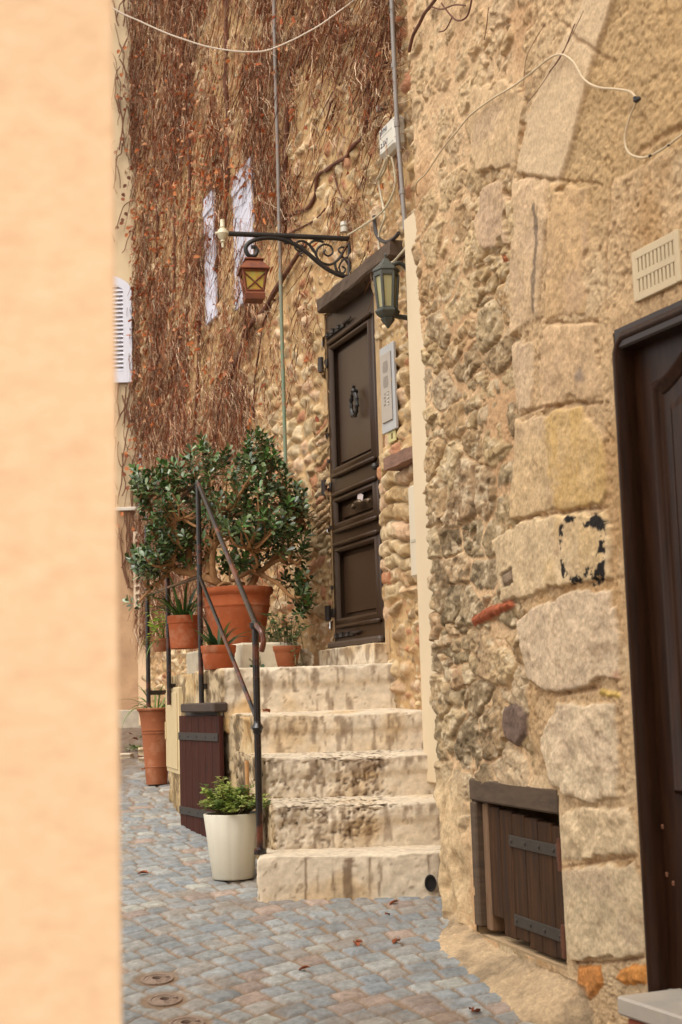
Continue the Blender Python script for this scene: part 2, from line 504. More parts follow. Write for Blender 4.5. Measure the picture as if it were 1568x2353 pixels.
    C = lerp(C, np.broadcast_to(A3(T(226, 196, 156)), C.shape) * (1 + .08 * mid + .12 * fine)[..., None], .92 * bm_)
    # dressed quoins
    Q = [([(1205, 962), (1280, 945), (1355, 938), (1398, 990), (1412, 1060), (1410, 1160), (1300, 1172), (1192, 1192), (1198, 1060)], T(216, 184, 138), .046, 1),
         ([(1152, 1240), (1200, 1200), (1300, 1182), (1408, 1172), (1426, 1210), (1425, 1328), (1320, 1345), (1172, 1385), (1165, 1330)], T(220, 192, 150), .052, 2),
         ([(1208, 1425), (1240, 1400), (1330, 1362), (1430, 1345), (1442, 1450), (1446, 1560), (1380, 1580), (1290, 1592), (1232, 1568)], T(220, 194, 160), .056, 3),
         ([(1266, 1700), (1300, 1606), (1330, 1600), (1432, 1622), (1440, 1700), (1442, 1830), (1380, 1842), (1325, 1828), (1288, 1800)], T(226, 202, 166), .060, 4),
         ([(1300, 1880), (1340, 1858), (1460, 1852), (1478, 1900), (1482, 1962), (1380, 1972), (1310, 1978)], T(222, 196, 156), .044, 5),
         ([(1288, 2040), (1310, 1998), (1478, 1976), (1496, 2080), (1500, 2192), (1420, 2205), (1335, 2208), (1296, 2150)], T(214, 190, 152), .050, 6),
         ([(1268, 752), (1385, 742), (1396, 830), (1405, 915), (1330, 925), (1262, 948), (1258, 850)], T(212, 178, 136), .040, 7),
         ([(1196, 410), (1270, 405), (1276, 500), (1262, 620), (1252, 730), (1190, 772), (1188, 600)], T(214, 182, 142), .036, 8),
         ([(1282, 418), (1372, 432), (1366, 600), (1362, 722), (1268, 740), (1272, 560)], T(210, 174, 128), .030, 9),
         ([(1195, 790), (1240, 762), (1246, 850), (1240, 940), (1212, 950), (1196, 880)], T(214, 184, 146), .034, 10),
         ([(1100, 200), (1180, 185), (1232, 215), (1200, 380), (1110, 400), (1092, 300)], T(212, 180, 138), .034, 11),
         ([(1120, 420), (1178, 415), (1180, 560), (1130, 580), (1105, 520)], T(204, 172, 136), .034, 12)]
    for poly, c, hq, s in Q:
        pu = [nuv(*q) for q in poly]
        us = [q[0] for q in pu]; vs = [q[1] for q in pu]
        sel = (U > min(us) - .06) & (U < max(us) + .06) & (V > min(vs) - .06) & (V < max(vs) + .06)
        if not sel.any(): continue
        u, v = U[sel], V[sel]
        d = polysd(u + .016 * fbm(u * 14, v * 14, s, 4, 80), v + .016 * fbm(u * 14, v * 14, s + 3, 4, 81), pu)
        mk = sst(-.001, .004, d - .03 * sst(.12, .4, fbm(u * 6, v * 6, s, 4, 77)) * (1 if s > 6 else .5))
        rough_ = fbm(u * 12, v * 12, s * 3, 5, 82)
        hh = .026 + (hq - .026) * .35 + .006 * (1 - np.exp(-np.maximum(d, 0) / .005)) + .007 * rough_ * (2.4 if s in (4, 5) else 1.) + .002 * fbm(u * 70, v * 70, s, 3, 83) + .0025 * fbm(u * 35, v * 35, s, 3, 84)
        gro = sst(-.016, -.002, d) * (1 - mk)
        h[sel] = np.where(mk > 0, h[sel] * (1 - mk) + hh * mk, h[sel] - .003 * gro * (s < 7) * sst(-.2, .3, fbm(u * 5, v * 5, s, 3, 74)))
        cc = np.broadcast_to(A3(c) * 1.06, (len(u), 3)) * (1 + .20 * rough_ + .22 * fbm(u * 60, v * 60, s, 3, 85) + .12 * fbm(u * 25, v * 25, s, 3, 78))[:, None]
        cc = lerp(cc, np.broadcast_to(A3(T(164, 132, 96)), cc.shape), .40 * sst(.22, .5, fbm(u * 20, v * 28, s * 1.7, 4, 79)))
        cc = lerp(cc, np.broadcast_to(A3(T(196, 166, 144)), cc.shape), .25 * sst(.0, .5, fbm(u * 7, v * 7, s * 2., 3, 86)))
        if s in (1, 2):
            uy = nuv(1292, 1060)[0]
            ym = sst(-.04, .06, u - uy + .05 + .30 * fbm(u * 4, v * 6, 3, 5, 87, .6)) * (.55 + .45 * sst(-.3, .3, fbm(u * 22, v * 8, 5, 4, 76))) * (.8 if s == 1 else .45 * sst(-.2, .4, fbm(u * 8, v * 6, 1, 3, 89)))
            st = fbm(u * 60, v * 9, 2, 4, 88)
            cc = lerp(cc, A3(T(216, 174, 96)) * (1 + .22 * st)[:, None], ym * .75)
        if s in (7,):
            gm = sst(.0, .3, .45 - np.hypot((u - nuv(1352, 860)[0]) / .09, (v - nuv(1352, 860)[1]) / .09) + .4 * fbm(u * 15, v * 15, 0, 3, 90))
            cc = lerp(cc, np.broadcast_to(A3(T(150, 132, 116)), cc.shape), .8 * gm)
        if s == 3:
            cc = lerp(cc, np.broadcast_to(A3(T(206, 140, 110)), cc.shape), .5 * sst(.15, .5, fbm(u * 12, v * 12, 4, 3, 91)) * sst(nuv(1370, 1450)[0], nuv(1430, 1450)[0], u))
        if s == 8:
            ln = polyline_d(u, v, [nuv(*q) for q in ((1248, 480), (1254, 560), (1246, 640), (1244, 715))]) + .012 * fbm(u * 30, v * 30, 0, 3, 92)
            cc = lerp(cc, np.broadcast_to(A3(T(112, 96, 82)), cc.shape), .75 * (1 - sst(.006, .022, ln)))
        C[sel] = lerp(C[sel], cc, mk)
    # old black paint left in the outline of a plate on the second quoin
    pl = [nuv(*q) for q in ((1325, 1192), (1402, 1198), (1410, 1215), (1404, 1322), (1330, 1333), (1316, 1310), (1312, 1215))]
    dpl = np.abs(polysd(U, V, pl))
    wear = fbm(U * 24, V * 30, 2, 5, 95, .65)
    vtop, vbot = nuv(1360, 1195)[1], nuv(1360, 1330)[1]
    wd = np.interp(V, [vbot, vbot + .03, (vtop + vbot) / 2, vtop - .04, vtop], [.017, .021, .010, .018, .014]) * np.where(U > (pl[0][0] + pl[1][0]) / 2, 1.7, .9)
    bl = (1 - sst(.75, 1.0, dpl / wd + .5 * fbm(U * 40, V * 40, 1, 3, 96))) * sst(-.02, .06, wear + .09 + .25 * fbm(U * 70, V * 70, 3, 3, 75))
    topgap = (V > vtop - .012) & (np.abs(U - (pl[0][0] + pl[1][0]) / 2) < .045)
    bl = bl * np.where(topgap, .0, 1)
    C = lerp(C, np.broadcast_to(A3(S(36, 32, 30)), C.shape), bl)
    # red brick chips and a dark round pebble set in the mortar
    for poly, c, hq in (([(1098, 1420), (1130, 1395), (1190, 1376), (1200, 1392), (1170, 1408), (1105, 1440)], T(176, 96, 62), .040),
                        ([(1176, 1622), (1205, 1614), (1226, 1640), (1226, 1690), (1208, 1718), (1180, 1700), (1172, 1660)], T(124, 102, 88), .040),
                        ([(1344, 2216), (1398, 2214), (1402, 2262), (1372, 2300), (1342, 2282)], T(206, 138, 72), .036),
                        ([(1442, 2226), (1470, 2212), (1504, 2214), (1504, 2262), (1450, 2262), (1430, 2248)], T(210, 142, 70), .040),
                        ([(1170, 1320), (1200, 1300), (1203, 1340), (1176, 1352)], T(150, 128, 104), .040),
                        ([(1395, 1580), (1448, 1590), (1446, 1606), (1396, 1598)], T(206, 172, 96), .044),
                        ([(1165, 588), (1184, 580), (1186, 600), (1168, 606)], T(176, 104, 66), .030)):
        pu = [nuv(*q) for q in poly]
        d = polysd(U + .006 * mid, V + .006 * fine, pu); mk = sst(-.001, .004, d)
        h = np.where(mk > 0, h * (1 - mk) + mk * (hq - .014 + .014 * sst(0, .02, d) + .003 * fine), h)
        C = lerp(C, np.broadcast_to(A3(c), C.shape) * (1 + .35 * fine + .30 * mid + .25 * grit)[..., None], mk)
    # open cracks and joints
    for pts, w in (([(1305, 50), (1340, 85), (1372, 112), (1392, 132), (1425, 138)], .007), ([(1225, 402), (1262, 410), (1290, 415), (1345, 420), (1398, 424)], .006),
                   ([(1268, 746), (1320, 742), (1385, 744)], .006), ([(1210, 957), (1250, 940), (1300, 930), (1400, 928)], .006), ([(1290, 1596), (1340, 1588), (1395, 1580)], .010),
                   ([(1445, 1640), (1442, 1700), (1452, 1780), (1450, 1830)], .005), ([(1300, 1990), (1380, 1982), (1480, 1968)], .005), ([(1335, 2212), (1420, 2208), (1500, 2196)], .006),
                   ([(1190, 1196), (1300, 1178), (1410, 1166)], .004), ([(1480, 352), (1530, 318), (1580, 290)], .014), ([(1420, 420), (1412, 520), (1405, 610), (1408, 700)], .008)):
        pu = [nuv(*q) for q in pts]
        d = polyline_d(U + .010 * mid, V + .010 * mid, pu) + .004 * fine
        g = 1 - sst(w * .3, w * 1.3, d)
        h = h - .007 * g
        C = lerp(C, np.broadcast_to(A3(T(160, 118, 80)), C.shape), .4 * g)
    hd = np.maximum(np.maximum(HAT[0] - U, U - HAT[1]), np.maximum(HAT[2] - V, V - HAT[3]))
    hm_ = 1 - sst(.0, .06, hd)
    h = h * (1 - hm_) + (.032 + .004 * mid) * hm_
    dd = np.maximum(np.maximum(DOOR_U0 - U, U - DOOR_U1), V - DOOR_V1); dm = 1 - sst(.0, .05, dd)
    h = h * (1 - dm) + (.024 + .002 * mid + .002 * grit) * dm
    # cement haunch at the foot
    k = sst(.0, .45, U) * (1 - sst(1.25, 1.5, U))
    topv = np.minimum(G + .16, -.062)
    t = np.clip((V - G + .01) / np.maximum(topv - G, .05), 0, 1)
    hc = (1 - t) ** .8 * .185 * k
    hm = sst(.0, .02, hc)
    hq3 = lambda k_, s_, o_=4: fbm(U * k_, V * k_, hc * k_, o_, s_, .58)
    n7, n30 = hq3(9, 97, 5), hq3(45, 98, 3)
    h = h * (1 - .6 * hm) + hc + hm * (.012 * n7 + .004 * n30)
    dz = hm * sst(.0, .04, hc) * (.030 * hq3(6, 99, 5) + .006 * n30) * sst(.05, .6, t)
    C = lerp(C, np.broadcast_to(A3(T(200, 172, 134)), C.shape) * (1 + .25 * n7 + .25 * n30)[..., None], hm * .9)
    C = lerp(C, np.broadcast_to(A3(T(142, 122, 96)), C.shape), .75 * hm * sst(-.1, .3, hq3(7, 100, 5)))
    return h, C, dz

def build_near_wall(parent):
    us = steps_((-.55, -.06, .06), (-.06, 2.22, .0052), (2.22, 3.8, .015), (3.8, 6.6, .1))
    vs = steps_((-1.6, -.36, .1), (-.36, .03, .0026), (.03, 4.25, .0052), (4.25, 7.2, .12))
    U, V = np.meshgrid(us, vs, indexing='ij')
    h, C, dz = near_surface(U, V)
    flat = (U > 2.25) | (U < -.08)
    h = np.where(U < -.08, .03, h)
    # hole edges stay close to the openings
    x, y, nx, ny = near_base(U)
    P = np.stack([x + nx * h, y + ny * h, V + np.where(flat, 0, dz)], -1)
    uc = (U[:-1, :-1] + U[1:, 1:]) / 2; vc = (V[:-1, :-1] + V[1:, 1:]) / 2
    gcy = ground_z(near_base(uc)[1]) + .045
    keep = ~((uc > HAT[0]) & (uc < HAT[1]) & (vc > np.maximum(HAT[2], gcy)) & (vc < HAT[3]))
    keep &= ~((uc > DOOR_U0) & (uc < DOOR_U1) & (vc > DOOR_V0 - .16) & (vc < DOOR_V1))
    me = grid_mesh('wall', P, C, keep)
    m = mat('rubble masonry', rough=.9, var=.26, vs=90, bs_=260, bst=.8, bd=.004, attr=True, spec=.2)
    link('wall', me, m, parent)
    # reveals behind the openings, back wall and roof slab so the house is closed
    mb = MB()
    wbox(mb, WA, HAT[0] - .1, HAT[1] + .1, HAT[2] - .1, HAT[3] + .1, -.34, -.30)
    for (a, b, c, d) in ((HAT[0] - .03, HAT[0], HAT[2] - .06, HAT[3] + .06), (HAT[1], HAT[1] + .06, HAT[2] - .06, HAT[3] + .06)):
        wbox(mb, WA, a, b, c, d, -.30, .022)
    wbox(mb, WA, HAT[0], HAT[1], HAT[3], HAT[3] + .06, -.30, .012); wbox(mb, WA, HAT[0], HAT[1], HAT[2] - .06, HAT[2], -.30, .015)
    d0, d1 = DOOR_U0 - 1.45, DOOR_U1 - 1.45
    wbox(mb, WB, d0 - .08, d0, DOOR_V0 - .3, DOOR_V1 + .08, -.14, .012); wbox(mb, WB, d1, d1 + .08, DOOR_V0 - .3, DOOR_V1 + .08, -.14, .012)
    wbox(mb, WB, d0, d1, DOOR_V1, DOOR_V1 + .08, -.14, .012)
    obj('reveal', mb, mat('reveal mortar', T(196, 164, 122), .9, .2, 14, 60, .5), parent)

stone_house = thing('stone_house', 'tall rubble stone house with dressed corner blocks and brown panelled door', 'house', near_p(1.0, -.2, 0))
build_near_wall(stone_house)

# ---------------------------------------------------------------- ivy house (stairs side)
F_DOOR = (.005, .86, 1.2, 3.31)
def far_surface(U, V):
    big = fbm(U * 1.6, V * 1.6, 0, 4, 151); mid = fbm(U * 8, V * 8, 0, 5, 152); fine = fbm(U * 34, V * 34, 0, 4, 153)
    h1, e1, i1, j1 = rubble(U, V, .17, .10, 161, .050)
    h2, e2, i2, j2 = rubble(U + .03, V + .02, .075, .05, 162, .030, .012)
    us = (fbm(U * 3, V * 3, 3, 3, 157) > .05) & (i1 < .7)
    hs = np.where(us, h2, h1); es = np.where(us, e2, e1); si = np.where(us, i2, i1); sj = np.where(us, j2, j1)
    # flat coursed stones right of the door
    cr = (U < .05) & (V > 1.45) & (V < 2.2)
    rv = V / .088 + .55 * fbm(U * 5, V * 3, 0, 3, 5) + .3 * vn(V * 4, U * 0, 0, 6); row = np.floor(rv); fr = rv - row
    sx = U / .26 + hsh(row, row * 0, row * 0, 7) * 3; cx = np.floor(sx); fx = sx - cx
    ec = np.minimum(np.minimum(fr, 1 - fr) * .088, np.minimum(fx, 1 - fx) * .26)
    hc = .045 * (1 - np.exp(-np.maximum(ec - .003, 0) / .006)) * (.55 + .7 * hsh(cx, row, row * 0, 9)) + .016 * fbm(U * 14, V * 18, 2, 4, 170)
    hs = np.where(cr, hc, hs); es = np.where(cr, ec, es); si = np.where(cr, hsh(cx, row, row * 0, 10), si); sj = np.where(cr, hsh(cx, row, row * 0, 11), sj)
    # thin bricks and slates stacked beside the left jamb
    cl = (U > .86) & (U < 1.06 + .05 * mid) & (V > 1.7) & (V < 2.9) & (hsh(np.floor(V / .3), V * 0, V * 0, 3) > .5)
    fl = (V + .12 * (U - .9)) / .048 + .7 * mid; rl = np.floor(fl); fl = fl - rl
    el = np.minimum(fl, 1 - fl) * .042
    hl = .030 * sst(.002, .008, el) * (.4 + .8 * hsh(rl, rl * 0, rl * 0, 31)) + .014 * fbm(U * 16, V * 22, 2, 4, 171)
    hs = np.where(cl, hl, hs); es = np.where(cl, el, es); si = np.where(cl, hsh(rl, rl * 0, rl * 0, 32), si)
    lev = .012 + .010 * big + .005 * mid + .006 * sst(2.6, 4.0, V) * (U > .3)
    lev = lev - .02 * ((cr | cl) * 1.)
    hs = hs + .014 * fbm(U * 12, V * 14, 0, 5, 156) * sst(.003, .02, es) + .004 * fine
    pn = ((U > -.24) & (U < .03) & (V > 2.3) & (V < 2.93)) * 1.
    hs = hs * (1 - .75 * pn); lev = lev * (1 - .6 * pn)
    ist = sst(-.004, .004, hs - lev)
    h = np.maximum(hs, lev + .0025 * fine)
    sc = pal(si, [T(206, 174, 128), T(190, 158, 114), T(214, 186, 142), T(198, 164, 116), T(220, 192, 150), T(178, 148, 110), T(208, 168, 122), T(216, 178, 140)])
    sc = sc * (.85 + .3 * sj)[..., None]
    pt = fbm(U * 20, V * 20, sj * 5, 4, 158)
    sc = lerp(sc, np.broadcast_to(A3(T(234, 212, 174)), sc.shape), .7 * sst(.05, .45, pt)) * (1 + .25 * fbm(U * 60, V * 60, 1, 3, 172))[..., None]
    sc = lerp(sc, np.broadcast_to(A3(T(136, 104, 70)), sc.shape), .5 * sst(.15, .55, -pt))
    sc = lerp(sc, np.broadcast_to(A3(T(190, 120, 84)), sc.shape), .7 * (((si * 37) % 1) < .09) * np.ones_like(U))
    mc = np.broadcast_to(A3(T(212, 174, 122)), sc.shape) * (1 + .14 * mid + .1 * fine)[..., None]
    mc = lerp(mc, np.broadcast_to(A3(T(176, 130, 84)), mc.shape), .7 * sst(0, .5, fbm(U * 5, V * 5, 8, 4, 159)))
    C = lerp(mc, sc, ist)
    # browner, patchy tone low down by the steps
    st = (1 - sst(1.0, 1.5, V + .3 * big)) * sst(-.2, .4, mid)
    C = lerp(C, np.broadcast_to(A3(T(150, 120, 84)), C.shape), .45 * st)
    return h, C

_fu = steps_((-1.75, -.75, .05), (-.75, 1.3, .0085), (1.3, 6.9, .013))
_fv = steps_((-.4, .2, .05), (.2, 6.3, .0085), (6.3, 9.6, .02))
def build_far_wall(parent):
    U, V = np.meshgrid(_fu, _fv, indexing='ij')
    h, C = far_surface(U, V)
    # right of the door the masonry stands a little prouder than the leaf
    h = np.where((U > -.12) & (U < .1) & (V > 1.15) & (V < 3.35), h * .5, h)
    h = h + .012 * (1 - sst(-.02, .10, U)) * sst(1.1, 1.3, V) * (1 - .8 * ((V > 2.3) & (V < 2.93) & (U < .03)))
    P = np.stack([WF.O[0] + WF.D[0] * U + WF.N[0] * h, WF.O[1] + WF.D[1] * U + WF.N[1] * h, V], -1)
    uc = (U[:-1, :-1] + U[1:, 1:]) / 2; vc = (V[:-1, :-1] + V[1:, 1:]) / 2
    keep = ~((uc > F_DOOR[0]) & (uc < F_DOOR[1]) & (vc > F_DOOR[2] - .1) & (vc < F_DOOR[3]))
    me = grid_mesh('wall', P, C, keep)
    link('wall', me, mat('cream rubble', rough=.92, var=.16, vs=50, bs_=150, bst=.9, bd=.006, attr=True, spec=.15), parent)
    mb = MB()
    u0, u1, v0, v1 = F_DOOR
    wbox(mb, WF, u0 - .06, u0, v0 - .15, v1 + .06, -.16, .02); wbox(mb, WF, u1, u1 + .06, v0 - .15, v1 + .06, -.16, .012)
    wbox(mb, WF, u0, u1, v1, v1 + .06, -.16, .01)
    obj('reveal', mb, mat('door reveal', T(190, 156, 112), .9, .2, 14, 60, .5), parent)
    return h
ivy_house = thing('ivy_house', 'cream rubble house with a brown door above steps and dry creeper', 'house', WF.p(1.5, .9, 0))
FH = build_far_wall(ivy_house)
def far_h(u, v):
    i = min(max(int(np.searchsorted(_fu, u)), 0), len(_fu) - 1); j = min(max(int(np.searchsorted(_fv, v)), 0), len(_fv) - 1)
    return float(FH[i, j])
# ================================================================== OTHER BUILDINGS
def build_peach():
    t = thing('peach_house', 'peach rendered house corner close in front, softly blurred', 'house', (-1.2, 1.6, gz(1.6)))
    mb = MB()
    c = .006
    x1, y0, y1, z0, z1 = -.237, 1.5, 2.6, -1.2, 4.4
    plan = [(-4, y0), (x1 - c, y0), (x1 - c * .55, y0 + c * .06), (x1 - c * .2, y0 + c * .25), (x1 - .003, y0 + c), (x1 - .42, y1), (-4, y1)]
    n = len(plan)
    vs = [(x, y, z) for z in (z0, z1) for x, y in plan]
    mb.add(vs, [(i, (i + 1) % n, n + (i + 1) % n, n + i) for i in range(n)] + [tuple(range(n))[::-1], tuple(range(n, 2 * n))])
    m, nt, bs = newmat('peach render')
    tc = N(nt, 'ShaderNodeTexCoord').outputs['Object']
    f = noise_node(nt, tc, 24, 6, .62, (1, 1, 1.6))
    col = ramp(nt, f, [(.28, T(234, 187, 144)), (.5, T(242, 200, 156)), (.72, T(246, 208, 166))])
    f2 = noise_node(nt, tc, 3, 3, .5)
    col = mixc(nt, 1., col, ramp(nt, f2, [(.3, (.96,) * 3), (.7, (1.03,) * 3)]), 'MULTIPLY')
    nt.links.new(col, bs.inputs['Base Color']); bs.inputs['Roughness'].default_value = .92; bs.inputs['Specular IOR Level'].default_value = .15
    b1 = bump(nt, bs, f, .22, .005)
    bump(nt, bs, noise_node(nt, tc, 160, 4, .6), .4, .002, b1)
    obj('wall', mb, m, t, smooth=False)
build_peach()

def slatted(parent, L, u0, u1, v0, v1, h, m, n, name='shutter', arch=0., label=None):
    """louvred shutter: frame with the slats as real boards; arch raises the outer corner curve"""
    mb = MB(); w = (u1 - u0) * .14
    top = []
    N_ = 14
    def topz(u):
        if not arch: return v1
        s_ = min(1, max(0, (u - u0) / (u1 - u0)))
        return v1 - arch * (1 - math.sqrt(max(0, 1 - s_ ** 2.2)))
    # stiles and rails
    def strip(ua, ub):
        for k in range(N_):
            a, b = ua + (ub - ua) * k / N_, ua + (ub - ua) * (k + 1) / N_
            ta, tb = topz(a), topz(b)
            q = [L.p(a, v0, h), L.p(b, v0, h), L.p(b, tb, h), L.p(a, ta, h)]; r = [p - Vector((*L.N, 0)) * .03 for p in q]
            mb.add(q + r, [(0, 1, 2, 3), (7, 6, 5, 4), (0, 4, 5, 1), (3, 2, 6, 7), (1, 5, 6, 2), (0, 3, 7, 4)])
    strip(u0, u0 + w); strip(u1 - w, u1)
    wbox(mb, L, u0 + w, u1 - w, v0, v0 + w * 1.3, h - .03, h)
    for k in range(N_):
        a, b = u0 + w + (u1 - u0 - 2 * w) * k / N_, u0 + w + (u1 - u0 - 2 * w) * (k + 1) / N_
        ta, tb = topz(a), topz(b)
        q = [L.p(a, ta - w * 1.1, h), L.p(b, tb - w * 1.1, h), L.p(b, tb, h), L.p(a, ta, h)]; r = [p - Vector((*L.N, 0)) * .03 for p in q]
        mb.add(q + r, [(0, 1, 2, 3), (7, 6, 5, 4), (0, 4, 5, 1), (3, 2, 6, 7)])
    dz = (v1 - v0 - 2.4 * w) / n
    for k in range(n):
        z = v0 + w * 1.3 + dz * (k + .5)
        ue = u1 - w
        while ue > u0 + w * 1.5 and z > topz(ue) - w * .9: ue -= .01
        if ue <= u0 + w * 1.6: continue
        c = L.p((u0 + w + ue) / 2, z, h - .016)
        ax = (Vector((*L.N, 0)) * .62 - Vector((0, 0, 1)) * .78).normalized()
        box(mb, c, (*L.D, 0), ax, Vector((*L.D, 0)).cross(ax), ue - u0 - w, dz * 1.02, .007)
    return obj(name, mb, m, parent, label=label)

def build_beige():
    Y = 13.9
    t = thing('beige_house', 'beige rendered house with arched louvred shutters at the far end', 'house', (-2.3, Y, gz(Y)))
    L = WY(Y)
    mb = MB(); wbox(mb, L, -7, -1.70, -.5, 9.6, -2.5, 0)
    m = mat('beige render', T(226, 200, 160), .9, .10, 2.5, 40, .25, .006, spots=T(186, 150, 116), spotscale=1.6, spotlim=(.58, .85), spec=.2)
    obj('wall', mb, m, t)
    # pink-brown lower storey, ledge
    z = atY(290, 1175, Y).z
    mb = MB(); wbox(mb, L, -6.9, -1.86, .5, z, 0, .012)
    obj('wall_base', mb, mat('tan render', T(206, 166, 126), .9, .16, 3, 40, .3, .006, spots=T(172, 132, 104), spotscale=2.2, spotlim=(.5, .75), spec=.2), t)
    mb = MB(); wbox(mb, L, -6.9, -1.82, z, z + .035, 0, .06, .006); obj('ledge', mb, mat('ledge paint', T(226, 214, 196), .7, .08), t)
    mb = MB(); zb = gz(Y); wbox(mb, L, -6.9, -1.93, zb - .3, zb + .16, .012, .05, .01); obj('plinth', mb, mat('plinth stone', T(190, 176, 154), .9, .2), t)
    # upper white shutter; its arched corner shows right of the peach wall
    white = mat('white shutter paint', T(226, 224, 232), .5, .05, 20, 60, .08)
    p0 = atY(306, 880, Y); p1 = atY(306, 622, Y)
    slatted(t, L, p0.x - .62, p0.x, p0.z, p1.z, .045, white, 22, arch=.22, label='white louvred shutter with arched outer corner')
    # lower folded-back shutter, hung on the return beside the ivy
    a = math.radians(52)
    q = atY(311, 1400, Y - .02)
    L2 = Line((q.x, q.y - .05), (math.cos(a) * .9, -math.sin(a) * .9), (-math.sin(a), -math.cos(a)))
    L2.D = L2.D / np.linalg.norm(L2.D)
    u1, v1 = L2.uv(342, 1215); u0, v0 = L2.uv(312, 1398)
    slatted(t, L2, u0, u1, v0, v1, .02, mat('beige shutter paint', T(214, 190, 160), .6, .08, 20), 9, arch=.16, label='small beige louvred shutter folded back at the corner')
    mb = MB(); wbox(mb, L2, u0 + .03, u1, gz(Y), v0 - .02, -.04, .0, .008); obj('door_jamb', mb, mat('jamb paint', T(226, 192, 152), .8, .1, 5), t)
    mb = MB(); tube(mb, [atY(325, 1040, 13.75), atY(328, 1105, 13.75)], .03, 10); obj('downpipe', mb, mat('white pipe', T(224, 220, 214), .5, .05), t, True)
build_beige()

